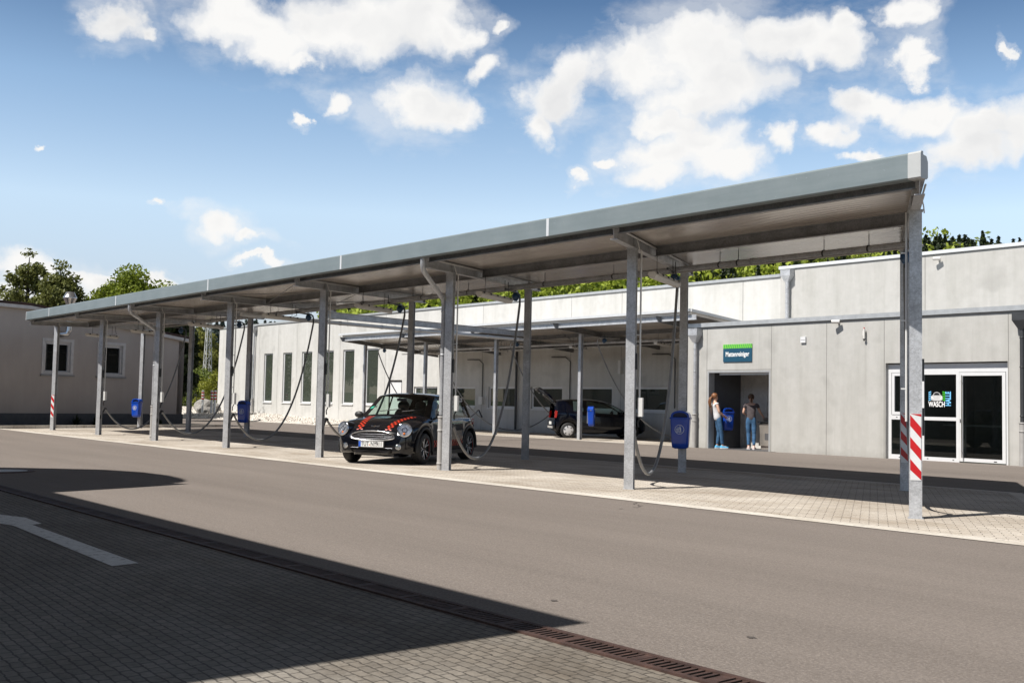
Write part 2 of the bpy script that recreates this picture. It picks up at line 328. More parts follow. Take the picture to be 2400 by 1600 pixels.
az=mth(nt,'ARCTAN2',sp.outputs[0],sp.outputs[1]); el=mth(nt,'ARCSINE',sp.outputs[2])
cb=nt.nodes.new('ShaderNodeCombineXYZ'); nt.links.new(az,cb.inputs[0]); nt.links.new(el,cb.inputs[1])
# fractal warping of cloud outlines (azimuth, elevation)
wn=nt.nodes.new('ShaderNodeTexNoise'); wn.inputs['Scale'].default_value=20; wn.inputs['Detail'].default_value=6; wn.inputs['Roughness'].default_value=.56
nt.links.new(cb.outputs[0],wn.inputs['Vector'])
vm=nt.nodes.new('ShaderNodeVectorMath'); vm.operation='MULTIPLY_ADD'; nt.links.new(wn.outputs['Color'],vm.inputs[0]); vm.inputs[1].default_value=(.085,.06,0)
av=nt.nodes.new('ShaderNodeVectorMath'); av.operation='ADD'; nt.links.new(cb.outputs[0],av.inputs[0]); av.inputs[1].default_value=(-.0425,-.03,0); nt.links.new(av.outputs[0],vm.inputs[2])
P=vm.outputs[0]
CLOUDS=[(-1.2398,0.3187,0.0263,0.0188),(-1.2180,0.3076,0.0114,0.0104),(-1.1402,0.3320,0.0448,0.0228),(-1.1092,0.3101,0.0416,0.0215),
(-1.0639,0.3317,0.0540,0.0286),(-1.0250,0.3344,0.0508,0.0287),(-0.9779,0.3406,0.0435,0.0288),(-0.9458,0.3293,0.0238,0.0181),
(-1.0858,0.2975,0.0191,0.0101),(-0.9211,0.2990,0.0179,0.0111),(-0.9062,0.3433,0.0140,0.0079),(-1.0540,0.2668,0.0174,0.0133),
(-0.9738,0.2673,0.0414,0.0269),(-0.9420,0.2611,0.0218,0.0150),(-1.0841,0.2463,0.0069,0.0048),(-1.1464,0.1493,0.0228,0.0143),
(-1.1220,0.1394,0.0156,0.0076),(-1.1943,0.1629,0.0090,0.0026),(-0.8490,0.2782,0.0298,0.0216),(-0.8664,0.2573,0.0167,0.0188),
(-0.8295,0.2969,0.0238,0.0240),(-0.7703,0.3077,0.0452,0.0329),(-0.7119,0.3173,0.0619,0.0379),(-0.6923,0.2876,0.0652,0.0219),
(-0.6357,0.3264,0.0450,0.0212),(-0.5985,0.3153,0.0312,0.0194),(-0.5876,0.3320,0.0201,0.0132),(-0.7308,0.2739,0.0466,0.0155),
(-0.7461,0.2556,0.0351,0.0112),(-0.7457,0.2255,0.0428,0.0208),(-0.7110,0.2400,0.0404,0.0217),(-0.7571,0.2067,0.0312,0.0145),
(-0.6916,0.2191,0.0344,0.0169),(-0.6426,0.2363,0.0157,0.0111),(-0.7927,0.2276,0.0110,0.0061),(-0.8240,0.2180,0.0099,0.0084),
(-0.5372,0.3382,0.0219,0.0188),(-0.5337,0.3000,0.0169,0.0139),(-0.5249,0.2888,0.0175,0.0091),(-0.5801,0.2679,0.0254,0.0093),
(-0.5982,0.2436,0.0219,0.0146),(-0.5585,0.2630,0.0357,0.0128),(-0.5163,0.2566,0.0364,0.0158),(-0.4754,0.2430,0.0368,0.0192),
(-0.4889,0.2229,0.0406,0.0176),(-0.4457,0.2371,0.0228,0.0293),(-0.5692,0.2204,0.0161,0.0058),(-1.3188,0.1076,0.0227,0.0135),
(-1.2938,0.1004,0.0166,0.0115),(-1.2428,0.0974,0.0310,0.0110),(-1.2043,0.0973,0.0195,0.0082),(-1.3128,0.0830,0.0260,0.0125),
(-1.2592,0.0770,0.0408,0.0117),(-1.2953,0.2118,0.0080,0.0028),(-0.4545,0.3044,0.0053,0.0067),(-1.1100,0.1172,0.0187,0.0034)]
cur=None
for (a0,e0,ra,re) in CLOUDS:
    q=nt.nodes.new('ShaderNodeVectorMath'); q.operation='MULTIPLY_ADD'; nt.links.new(P,q.inputs[0])
    q.inputs[1].default_value=(1/ra,1/re,0); q.inputs[2].default_value=(-a0/ra,-e0/re,0)
    l=nt.nodes.new('ShaderNodeVectorMath'); l.operation='LENGTH'; nt.links.new(q.outputs[0],l.inputs[0]); o=l.outputs['Value']
    cur=o if cur is None else mth(nt,'SMOOTH_MIN',cur,o,.35)
def coords_veil(nt,vec):
    mp=nt.nodes.new('ShaderNodeMapping'); mp.inputs['Scale'].default_value=(1,2.2,1); mp.inputs['Rotation'].default_value=(0,0,.35); nt.links.new(vec,mp.inputs[0]); return mp.outputs[0]
fn=noise_n(nt,P,30,7,.58)
dens=mth(nt,'ADD',mth(nt,'SUBTRACT',1.30,cur),mth(nt,'MULTIPLY',mth(nt,'SUBTRACT',fn,.5),.70))
mask=ramp(nt,dens,[(.0,0.),(.14,.08),(.34,.42),(.56,.84),(.78,1.)])
wisp=noise_n(nt,coords_veil(nt,cb.outputs[0]),9,6,.62)
halo=mth(nt,'MULTIPLY',ramp(nt,mth(nt,'ADD',dens,.55),[(.0,0.),(.55,.42)]),ramp(nt,wisp,[(.42,0.),(.66,1.)]))
mask=mth(nt,'MAXIMUM',mask,halo)
tone=noise_n(nt,P,8,4,.5)
shade=mth(nt,'ADD',tone,mth(nt,'MULTIPLY',dens,-.12))
K=1/SKY
cloudc=ramp(nt,shade,[(.12,(.47*K,.475*K,.485*K)),(.26,(.56*K,.56*K,.56*K)),(.40,(.635*K,.63*K,.62*K))])
hz=ramp(nt,el,[(.0,(.37,.35,.37)),(.08,(.47,.405,.41)),(.17,(.76,.66,.575)),(.27,(.56,.56,.53)),(.36,(.26,.315,.35)),(.62,(.16,.165,.17)),(1.,(.13,.13,.125))])
hz=mix(nt,1.0,hz,(2.,2.,2.),'MULTIPLY')
skyc=mix(nt,1.0,sky.outputs[0],hz,'MULTIPLY')
# warm grey added overhead, out of the picture, greys the fill light
skyc=mix(nt,ramp(nt,el,[(.46,0.),(.72,.8)]),skyc,(.074*K,.062*K,.048*K))
nt.links.new(mix(nt,mask,skyc,cloudc),bg.inputs[0])
scene.view_settings.view_transform='Standard'; scene.view_settings.look='None'; scene.view_settings.gamma=1; scene.view_settings.exposure=0.6
scene.render.engine='CYCLES'; scene.cycles.max_bounces=6; scene.cycles.transparent_max_bounces=12
try: scene.cycles.use_denoising=True
except: pass

# ------------------------------------------------------------------ ground
def sheet(name,poly,z,mat,kind='structure',cat=None,th=0):
    mb=MB(); mb.add([(x,y,z) for x,y in poly],[tuple(range(len(poly)))]); o=mb.build(name,mat,fixn=False)
    if o.data.polygons[0].normal.z<0: o.data.flip_normals()
    return tag(o,kind=kind)
# terrain: yard level 0, rising ground behind the wall on the left, wooded hill far behind
def smooth(a,b,x): t=min(1,max(0,(x-a)/(b-a))); return t*t*(3-2*t)
CX,CY=39.2,-11.67
RIDGE=[(-95,2.6),(-80,3.0),(-67.7,3.6),(-64,3.7),(-59,4.2),(-57,4.7),(-55.2,5.5),(-53.9,5.85),(-50.7,6.35),(-46.2,7.2),(-40.7,7.6),(-37.4,7.8),(-33.4,7.85),(-31.2,7.6),(-29,7.5),(-27,7.3),(-25,7.1),(-15,6.4),(0,5)]
def ridge(azd):
    for (a,b),(c,d) in zip(RIDGE,RIDGE[1:]):
        if azd<=c: return b+(d-b)*max(0,(azd-a))/(c-a)
    return RIDGE[-1][1]
def hillz(azd,r):   # ground height at distance r and bearing azd from the yard
    zr=math.tan(R(ridge(azd)))*330-9
    return zr*smooth(95,330,r)*(1 if r<=330 else 1-.25*smooth(330,600,r))
mb=MB(); rs=[0,60,75,90,110,140,170,200,240,280,330,400,600,1400]; az_=[a for a in range(-180,181,4)]
vs=[];
for r in rs:
    for a in az_:
        aa=a if -100<a<5 else (-99 if a<-40 else 4)
        f=1 if -100<a<5 else max(0,1-min(abs(a+100),abs(a-5))/30)
        z=-.012+ (hillz(aa,r)*f if r>60 else 0); vs.append((CX+r*S(R(a)),CY+r*Co(R(a)),z))
n=len(az_); mb.add(vs,[(j*n+i,j*n+i+1,(j+1)*n+i+1,(j+1)*n+i) for j in range(len(rs)-1) for i in range(n-1)],True)
tag(mb.build('hill_ground','grass'),kind='structure')
sheet('asphalt_yard',[(-45,-7.66),(-45,15.6),(-10,15.6),(16,15.6),(48,15.6),(48,-7.66)],0.0,'asphalt')
sheet('brick_paving',[(-45,-30),(-45,-7.87),(60,-7.87),(60,-30)],0.0,'pavers_grey')
sheet('side_asphalt',[(48,-7.62),(48,30),(90,30),(90,-7.62)],0.0,'asphalt')
# canopy paving: a skewed pad
sheet('bay_paving',[(-1.9,-1.13),(34.93,-1.13),(30.9,5.25),(-5.9,5.25)],0.004,'pavers_light')
mb=MB(); mb.add([(-1.85,-1.42,.006),(35.1,-1.42,.006),(34.93,-1.13,.006),(-1.9,-1.13,.006)],[(0,1,2,3)]); mb.add([(30.9,5.25,.006),(34.93,-1.13,.006),(35.1,-1.0,.006),(31.05,5.4,.006)],[(0,1,2,3)]); mb.add([(-6,5.25,.006),(30.9,5.25,.006),(31.05,5.4,.006),(-6,5.4,.006)],[(0,1,2,3)])
tag(mb.build('edging_stones','curb_stone'),kind='structure')
sheet('rear_bay_paving',[(-8.5,14.75),(16.08,14.75),(16.08,19.68),(-8.5,19.68)],0.004,'pavers_light')
sheet('rear_edging',[(-8.5,14.5),(16.08,14.5),(16.08,14.75),(-8.5,14.75)],0.007,'curb_stone')
# gravel bank in front of the tall windows, rising towards the left
mb=MB(); xs=[-60,-50,-40,-30.5,-25,-17,-12,-8.5]; zt=[.75,.7,.6,.55,.38,.2,.1,.03]
vs=[]
for x,z in zip(xs,zt): vs+=[(x,15.2,.006),(x,16.2,.05+z*.35),(x,19.72,z)]
for x,z in zip(xs,zt):
    vs.append((x,34,z+.1) if x<-31 else (x,19.72,z))
n=len(xs); fs=[]
for i in range(n-1):
    fs+=[(3*i,3*i+3,3*i+4,3*i+1),(3*i+1,3*i+4,3*i+5,3*i+2)]
    if xs[i+1]<-30: fs.append((3*i+2,3*i+5,3*n+i+1,3*n+i))
mb.add(vs,fs); tag(mb.build('gravel_bank','gravel'),kind='structure')
# loose stones on the bank
mb=MB()
for k in range(1500):
    x=RS.uniform(-40,-8.7); y=RS.uniform(15.5,19.6); zz=np.interp(x,xs,zt); z=np.interp(y,[15.2,16.2,19.72],[.006,.05+zz*.35,zz])
    s=RS.uniform(.03,.09); a=RS.uniform(0,PI)
    vv=[Vector((x,y,z))+Vector((Co(a+q)*s*f,S(a+q)*s*f*.8,h*s)) for q in (0,1.57,3.14,4.71) for f,h in ((1,0),(.6,.7))]
    mb.add(vv,[(0,2,3,1),(2,4,5,3),(4,6,7,5),(6,0,1,7),(1,3,5,7)])
tag(mb.build('gravel_stones','gravel'),kind='stuff')
# drain channel with iron grating
mb=MB(); x0,x1=14,44; y0,y1=-7.87,-7.66
mb.box(x0,x1,y0,y0+.035,-.05,.012); mb.box(x0,x1,y1-.035,y1,-.05,.012); mb.box(x0,x1,y0+.035,y1-.035,-.09,-.06)
x=x0
while x<x1:
    mb.box(x,x+.02,y0+.035,y1-.035,-.05,.009); x+=.043
x=x0
while x<x1: mb.box(x-.05,x,y0+.035,y1-.035,-.05,.0105); x+=.5
tag(mb.build('drain_channel','rusty_iron',origin=(x0,y0,0)),'long rusty iron drain grating set between the brown asphalt and the grey brick paving','drain')
# manhole
t=empty('manhole_cover',(20.75,-6.82,0),0,'round concrete manhole cover with rusty ring at the left edge of the asphalt','manhole')
mb=MB(); mb.lathe([(0,.012),(.33,.012),(.33,0)],(0,0,0),n=32,smooth=False); mb.build('cover','manhole_concrete',t)
mb=MB(); mb.lathe([(.34,0),(.34,.014),(.43,.014),(.45,0)],(0,0,0),n=32,smooth=False); mb.build('ring','rusty_iron',t)
for o_ in [x for x in bpy.data.objects if x.parent==t]: o_.location=(.05,-.05,0)
# white arrow on the paving
sheet('painted_arrow',[(25.9,-8.95),(27.41,-8.60),(27.78,-8.48),(28.38,-8.5),(28.43,-8.60),(31.26,-8.65),(31.30,-8.86),(28.58,-8.77),(28.39,-8.77),(27.9,-8.9),(26.0,-9.3)],.004,'road_paint')
# cracks, seams and small tar spots in the asphalt
mb=MB(); rc_=random.Random(9)
def crack(p,q,w_,wob=.03,n=26):
    p=Vector((*p,.0025));q=Vector((*q,.0025)); d=(q-p); nn=Vector((-d.y,d.x,0)).normalized(); off=0; L_=[];R_=[]
    for k in range(n+1):
        off=off*.8+rc_.gauss(0,wob); c=p+d*k/n+nn*off; ww=w_*rc_.uniform(.4,1.2); L_.append(c+nn*ww); R_.append(c-nn*ww)
    mb.add(L_+R_,[(k,k+1,n+2+k,n+1+k) for k in range(n)])
for a_,b_,w_ in (((29.9,-2.05),(29.4,-1.5),.008),((36.9,-5.5),(37.0,-5.2),.004)): crack(a_,b_,w_)
crack((30.95,5.45),(29.2,12.2),.012,.01); crack((10,10.6),(28.9,9.6),.010,.012,60)
for (x,y,r) in [(34.06,-7.07,.028),(35.46,-6.9,.03),(29.9,-2.3,.03)]:
    n=14; mb.add([(x+r*Co(2*PI*i/n)*(1+.4*S(i*2.3)),y+r*.7*S(2*PI*i/n)*(1+.3*Co(i*1.7)),.003) for i in range(n)],[tuple(range(n))])
tag(mb.build('asphalt_cracks','crack_tar'),kind='structure')

# ------------------------------------------------------------------ front canopy (parallelogram in plan)
A=R(32.2); bv=Vector((-S(A),Co(A),0)); wv=Vector((Co(A),S(A),0)); UP=Vector((0,0,1)); SP=4.6219
def Pp(i,t=0): return Vector((SP*i+.02,.03,0))+bv*t
def beamz(t): return 3.60+.043*t
can=empty('front_canopy',(SP*3.5,2,0),0,'long galvanised steel wash bay canopy with slanting rows of posts and a grey gutter fascia','canopy')
CO=Vector((SP*3.5,2,0))
def hsec(mb,base,ztop,wdir,ddir,w_=.14,d_=.12,tf=.010,tw=.008):
    b0=Vector(base); m_=b0+UP*(ztop/2)
    for s_ in (-1,1): mb.obox(m_+ddir*s_*(d_/2-tf/2),wdir*w_/2,ddir*tf/2,UP*ztop/2)
    mb.obox(m_,wdir*tw/2,ddir*(d_/2-tf),UP*ztop/2)
def stripes(mb,c,wdir,nrm,w_,z0,z1,flip=1):
    # diagonal red bands clipped to the plate
    h=z1-z0; n=3; band=h/n
    for k in range(-1,n+1):
        ys=z0+k*band+ (0)
        poly=[(-w_/2,ys+band*.95*1),( -w_/2,ys+band*.45),(w_/2,ys-band*.12),(w_/2,ys+band*.38)]
        poly=[(a,min(max(b_,z0),z1)) for a,b_ in poly]
        if max(p[1] for p in poly)-min(p[1] for p in poly)<.02: continue
        mb.add([c+wdir*a*flip+UP*b_+nrm*.004 for a,b_ in poly],[(0,1,2,3)])
def hazard(parent,c,wdir,nrm,w_,org):
    mb=MB(); mb.obox(c+UP*.83+nrm*.001,wdir*w_/2,nrm*.0015,UP*.385); pl=mb.build('hazard_plate','stripe_white',parent,origin=org)
    mb=MB(); stripes(mb,c,wdir,nrm,w_,.45,1.21); mb.build('red_stripes','stripe_red',pl,origin=org,fixn=False)
    return pl
for i in range(8):
    for k,t in enumerate((0,4.7)):
        base=Pp(i,t); mb=MB(); hsec(mb,base,beamz(t)-.002,wv,bv); mb.obox(base+UP*.006,wv*.085,bv*.075,UP*.006); mb.obox(base+UP*(beamz(t)-.008),wv*.085,bv*.075,UP*.006)
        p=mb.build('post','galvanised',can,origin=CO)
        if i==7 or (i==0 and k==0): hazard(p,base-bv*.063,wv,-bv,.12,CO)
    # beam with tapered front end: I section
    mb=MB(); t0,t1=-1.3,5.5
    def bp(t,dz): return Pp(i,t)+UP*(beamz(t)+dz)
    bdir=(bp(t1,0)-bp(t0,0)); bu=bdir.cross(wv).normalized(); bu=bu if bu.z>0 else -bu
    mb.beam(bp(t0+.06,.006),bp(t1,.006),wv,bu,.055,.005); mb.beam(bp(t0,.17),bp(t1,.17),wv,bu,.055,.005)
    # web with slanted end
    q=[bp(t0+.06,.01),bp(t1,.01),bp(t1,.165),bp(t0,.165)]
    mb.add([x+wv*.004 for x in q]+[x-wv*.004 for x in q],[(0,1,2,3),(7,6,5,4),(0,4,5,1),(1,5,6,2),(2,6,7,3),(3,7,4,0)])
    mb.obox(bp(0,.088),wv*.05,bv*.004,UP*.078); mb.obox(bp(4.7,.088),wv*.05,bv*.004,UP*.078); mb.obox(bp(5.45,.088),wv*.05,bv*.004,UP*.078)
    mb.build('beam','galvanised',can,origin=CO)
    mb=MB(); mb.tube([bp(-1.0,.145)+wv*.07,bp(4.0,.145)+wv*.07],.011,8); 
    mb.tube([bp(-.02,.13)+wv*.07,bp(.0,.05)+wv*.09,bp(.05,-.03)+wv*.10],.008,6); mb.build('conduit','white_box',can,origin=CO)
# roof slab
def zu(Y): return 3.785+.0508*Y
mb=MB(); Y0,Y1=-1.02,5.1
def rx(end,Y): # roof end lines follow the beams
    return (SP*7+.02+.06 if end else .02-.03)-(Y-.05)*math.tan(A)
q=[(rx(0,Y0),Y0),(rx(1,Y0),Y0),(rx(1,Y1),Y1),(rx(0,Y1),Y1)]
lo=[(x,y,zu(y)) for x,y in q]; hi=[(x,y,zu(y)+.08) for x,y in q]
mb.add(lo+hi,[(3,2,1,0),(0,1,5,4),(1,2,6,5),(2,3,7,6),(3,0,4,7)],mi=0); mb.add(hi,[(0,1,2,3)],mi=1)
mb.build('roof_panel',['soffit','roof_metal'],can,origin=CO)
# gutter fascia along the front, closed box with a rolled lip
X0,X1=.60,32.98; mb=MB()
prof=[(-1.16,3.715),(-1.16,3.965),(-1.145,3.985),(-1.11,3.985),(-1.11,3.95),(-1.05,3.94),(-1.02,3.88),(-1.02,3.72),(-1.04,3.70),(-1.145,3.70)]
mb.prism([(y,z) for y,z in prof],(X0,0,0),(0,1,0),(0,0,1),(X1-X0,0,0)); mb.build('gutter_fascia','fascia_metal',can,origin=CO)
mb=MB(); mb.prism([(y-.003 if y<-1.1 else y+.002,z+.003 if z>3.85 else z-.003) for y,z in prof],(X1,0,0),(0,1,0),(0,0,1),(.15,0,0)); mb.build('gutter_end','fascia_sunlit',can,origin=CO); mb=MB(); mb.prism([(y-.003 if y<-1.1 else y+.002,z+.003 if z>3.85 else z-.003) for y,z in prof],(X0-.05,0,0),(0,1,0),(0,0,1),(.05,0,0)); mb.build('gutter_end','fascia_sunlit',can,origin=CO)  # pale colour stands for light catching the gutter's end face
for x in (3.08,9.1,15.17,21.2,27.16): mb=MB(); mb.box(x-.028,x+.028,-1.1635,-1.1605,3.715,3.975); mb.build('fascia_joint','coping_light',can,origin=CO)
# purlins between the beams, tie rods and edge channels
for Yp,nm in ((1.35,'purlin'),(4.95,'purlin'),(-.93,'purlin')):
    for i in range(7):
        xa=SP*i+.02-(Yp-.05)*math.tan(A)+.06; xb=SP*(i+1)+.02-(Yp-.05)*math.tan(A)-.06; z=zu(Yp)
        mb=MB(); hh={1.35:.085,4.95:.02}.get(Yp,.05)
        mb.box(xa,xb,Yp-.004,Yp+.004,z-2*hh+.008,z-.008); mb.box(xa,xb,Yp-.04,Yp+.04,z-2*hh,z-2*hh+.008); mb.box(xa,xb,Yp-.04,Yp+.04,z-.008,z-.001)
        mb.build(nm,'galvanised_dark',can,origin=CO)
mb=MB()
a=Pp(4,-1.2)+UP*3.62; mb.tube([a,Pp(3,1.6)+UP*3.70],.009,6); mb.tube([Pp(3,-1.2)+UP*3.66,Pp(4,1.6)+UP*3.74],.009,6); mb.tube([Pp(4,1.7)+UP*3.72,Pp(3,4.6)+UP*3.80],.009,6); mb.tube([Pp(3,1.7)+UP*3.74,Pp(4,4.6)+UP*3.82],.009,6)
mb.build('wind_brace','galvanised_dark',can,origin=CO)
# downpipes: gutter outlet, offset bend, pipe beside the post
for i in (2,5):
    b0=Pp(i,0)+Vector((-.155,-.03,0)); o0=Vector((b0.x+.85,-1.08,3.70)); 
    pts=[o0,o0-UP*.14,o0+Vector((-.05,.06,-.22)),b0+Vector((.05,-.06,3.12)),b0+UP*3.0,b0+UP*1.0]
    mb=MB(); mb.tube(pts,.045,14); 
    for z in (2.9,2.1): mb.lathe([(.045,-.015),(.052,-.015),(.052,.015),(.045,.015)],b0+UP*z,n=14)
    mb.build('downpipe','galvanised',can,origin=CO)
    mb=MB(); mb.cyl(b0,b0+UP*.98,.058,16)
    for z in (.12,.72,.96): mb.lathe([(.058,-.02),(.066,-.015),(.066,.015),(.058,.02)],b0+UP*z,n=16)
    mb.build('pipe_sleeve','grey_plastic',can,origin=CO)
# control boxes and conduits on the front posts
for i in range(1,8):
    c=Pp(i,0)+wv*.125+bv*.05 if i<7 else Pp(i,0)-wv*.10+bv*.02; mb=MB(); mb.tube([c+UP*3.58,c+UP*1.12],.014,8)
    for z in (3.1,2.3,1.5): mb.obox(c+UP*z-wv*.03,wv*.03,bv*.01,UP*.008)
    mb.build('conduit','white_box',can,origin=CO)
    if i==7: continue
    c2=c+wv*.02; mb=MB(); mb.obox(c2+UP*1.22,wv*.035,bv*.045,UP*.14); bx=mb.build('switch_box','white_box',can,origin=CO)
    mb=MB(); mb.tube([c2+UP*1.08,c2+UP*1.0-wv*.04,c2+UP*.92-wv*.03],.012,6); mb.build('cable_plug','black_plastic',bx,origin=CO)
    mb=MB(); mb.obox(Pp(i,0)+wv*.085+bv*.02+UP*1.9,wv*.012,bv*.03,UP*.12); mb.build('bracket','dark_metal',can,origin=CO)
c=Pp(7,0)+wv*.083
for z,h_ in ((1.72,.13),(1.12,.16)): mb=MB(); mb.obox(c+UP*z,wv*.012,bv*.03,UP*h_); mb.build('side_bracket','dark_metal',can,origin=CO)

# ------------------------------------------------------------------ suction main along the canopy
t_=empty('suction_main_pipe',(SP*3.5,3.3,3.6),0,'long horizontal suction pipe hung under the back half of the front canopy','pipe'); PO=Vector((SP*3.5,3.3,3.6))
def pipez(x): return 3.60+.0*x
mb=MB(); mb.tube([(5.0,2.95,3.70),(SP*7-1.65,2.95,3.70)],.052,14)
for x in np.arange(6,30,3.1): mb.lathe([(.052,-.03),(.06,-.03),(.06,.03),(.052,.03)],(x,2.95,3.70),(1,0,0),14)
mb.build('pipe','galvanised',t_,origin=PO)
mb=MB(); mb.tube([(1.0,3.1,3.685),(SP*7-1.65,3.1,3.685)],.02,8); mb.tube([(1.0,2.86,3.63),(SP*7-1.65,2.86,3.63)],.014,8); mb.build('cable_duct','grey_plastic',t_,origin=PO)
for x in [6.2,8.8,10.7,13.4,15.3,18.0,19.8,22.4,24.4,27.0,27.4,29.1,29.9]:
    mb=MB(); mb.tube([(x,2.95,3.74),(x,2.95,3.93)],.006,6); mb.lathe([(.054,-.012),(.062,-.012),(.062,.012),(.054,.012)],(x,2.95,3.70),(1,0,0),12); mb.build('hanger','dark_metal',t_,origin=PO)

# link beam and pipe between the two canopies
la=Pp(3,5.0)+UP*3.72; lb=Vector((8.75,13.9,3.80)); t_=empty('link_beam',(11.36,4.4,0),0,'galvanised steel beam spanning from the front canopy to the rear canopy','beam'); LO=Vector((11.36,4.4,0))
d_=(lb-la).normalized(); sd=d_.cross(UP).normalized(); mb=MB()
mb.beam(la,lb,sd,UP,.004,.09); mb.beam(la+UP*.09,lb+UP*.09,sd,UP,.05,.006); mb.beam(la-UP*.09,lb-UP*.09,sd,UP,.05,.006); mb.build('steel_beam','galvanised',t_,origin=LO)
mb=MB(); mb.tube([la-UP*.22+sd*.05-d_*3.2,lb-UP*.22+sd*.05],.055,14); 
for k in np.linspace(.05,.95,6): p_=la.lerp(lb,k)-UP*.22+sd*.05; mb.lathe([(.055,-.03),(.065,-.03),(.065,.03),(.055,.03)],p_,d_,14)
pp_=mb.build('suction_pipe','coping_light',t_,origin=LO)
mb=MB()
for k in np.linspace(.08,.92,5): p_=la.lerp(lb,k); mb=MB(); mb.tube([p_-UP*.09+sd*.05,p_-UP*.30+sd*.05],.007,6); mb.build('pipe_hook','galvanised',t_,origin=LO)

# ------------------------------------------------------------------ lamps, hoses, bins
def make_lamp():
    t=empty('ceiling_lamp',(0,0,0)); mb=MB(); L=.72
    mb.prism([(-.07,0),(.07,0),(.05,.05),(-.05,.05)],(0,-L,.03),(1,0,0),(0,0,1),(0,2*L,0)); mb.build('housing','lamp_white',t)
    mb=MB(); mb.prism([(-.065,0),(-.04,-.05),(.04,-.05),(.065,0)],(0,-L*.98,.03),(1,0,0),(0,0,1),(0,2*L*.98,0)); mb.build('diffuser','lamp_white',t)
    for y in np.linspace(-L*.85,L*.85,5): mb=MB(); mb.box(-.075,.075,y-.02,y+.02,.05,.085); mb.build('clip','dark_metal',t)
    for y in (-.45,.45): mb=MB(); mb.tube([(0,y,.08),(0,y,.42)],.006,6); mb.build('hanger','dark_metal',t)
    mb=MB(); mb.tube([(0,.5,.09),(0,.66,.14),(0,.62,.22),(0,.6,.4)],.008,6); mb.build('cable','dark_metal',t)
    return t
lamp0=make_lamp()
LM=[(27.06,1.5,3.28),(22.49,1.58,3.28),(18.34,1.4,3.28),(13.99,1.36,3.28),(9.19,1.45,3.28),(4.32,1.6,3.28),(.58,1.4,3.28)]
names=['second','third','fourth','fifth','sixth','seventh','leftmost']
for k,(x,y,z) in enumerate(LM):
    o=lamp0 if k==0 else copy_tree(lamp0); o.location=(x,y,z); o.rotation_euler=(0,0,R(26))
    o['label']=['grimy strip lamp under the front canopy, nearest the camera','strip lamp just above the far wall coping, right of the thick downpipe','strip lamp hanging against the sky right of the middle post','strip lamp hanging above the tall windows left of the middle post','strip lamp hanging above the gap between the two buildings','strip lamp hanging over the stucco wall behind the leftmost downpipe','leftmost strip lamp, hanging over the stucco building between its two windows'][k]; o['category']='lamp'; o['group']='strip lamps under the front canopy'
for k,(x,y,z) in enumerate([(8.3,17,3.42),(3.4,17,3.44),(12.7,17,3.43),(-1.6,17,3.45)]):
    o=copy_tree(lamp0); o.location=(x,y,z); o.rotation_euler=(0,0,R(22))
    o['label']=['strip lamp under the rear canopy above the open car','strip lamp under the rear canopy right of the steel link beam pipe end','rightmost strip lamp under the rear canopy near the hall corner','leftmost strip lamp under the rear canopy above the bright wall'][k]; o['category']='lamp'; o['group']='strip lamps under the rear canopy'
def make_hose(name,start,end,zmin,dirb,label,group,nz=None,light=False):
    st=Vector(start);en=Vector(end); t=empty(name,(st.x,st.y,0),0,label,'vacuum hose',group); O=Vector((st.x,st.y,0))
    top=st+Vector((0,0,.0))
    d=(en-st); d.z=0; d.normalize()
    # boom: horizontal pipe from the main, elbow down
    mb=MB(); mb.tube([top+Vector(dirb)*1.0+UP*.02,top+Vector(dirb)*.14+UP*.02,top+Vector(dirb)*.05,top-UP*.09,top-UP*.2],.022,10); mb.build('boom','dark_metal' if not light else 'galvanised',t,origin=O)
    vb=top+Vector(dirb)*.3-UP*.07; mb=MB(); mb.lathe([(0,.09),(.05,.08),(.075,.03),(.08,-.03),(.055,-.07),(.03,-.1),(0,-.1)],vb,n=14); mb.obox(vb+UP*.11,Vector(dirb)*.05,(.02,.02,0),(0,0,.02)); mb.obox(vb+Vector((.07,.03,0)),(.03,0,0),(0,.02,0),(0,0,.03)); mb.build('valve','valve_blue',t,origin=O)
    mb=MB(); 
    for q in (.15,.3,.45): mb.tube([top+Vector(dirb)*q+UP*.02,top+Vector(dirb)*q+UP*.16],.006,6)
    mb.build('clamp','dark_metal',t,origin=O)
    sag=catenary(top-UP*.2,en,zmin,44); mb=MB(); pts=sag+[en+d*.02+UP*.03]
    mb.tube(pts,.026,10); mb.build('hose','hose_rubber',t,origin=O)
    nd=Vector(nz) if nz else d; mb=MB(); p0=en+d*.02+UP*.04; mb.tube([p0-d*.01,p0+d*.06+UP*.02,p0+nd*.16-UP*.1,p0+nd*.30-UP*.30],.03,10,radii=[.027,.03,.034,.042]); mb.build('nozzle','nozzle_plastic',t,origin=O)
    return t
HL={6:'grey suction hose hanging beside the blue bin between the two rightmost hose posts',5:'grey suction hose looping to the ground just right of the small checkered car',4:'grey suction hose hanging behind the checkered car to the post left of it',3:'grey suction hose sagging in front of the tall windows left of the checkered car',2:'grey suction hose sagging between the leftmost downpipe post and the second blue bin',1:'leftmost grey suction hose, sagging before the leftmost blue bin',7:'black suction hose folded behind the striped post nearest the right edge'}
for i in (1,2,3,4,5,6):
    ts={1:4.35,2:4.35,3:4.2,4:4.25,5:4.1,6:3.75}[i]; o_=wv*{6:.03,5:.0}.get(i,.0)
    make_hose('vacuum_hose',Pp(i,ts)+o_+UP*3.62,Pp(i,.33)+UP*.77,.15 if i!=4 else .35,tuple(-bv*1.0),HL[i],'suction hoses of the front canopy',nz=tuple(-bv*1.0))
make_hose('vacuum_hose',Pp(7,3.9)-wv*.02+UP*3.6,Pp(7,.36)+wv*.02+UP*.80,.4,tuple(-bv*1.0),HL[7],'suction hoses of the front canopy',nz=tuple(-bv*1.0))

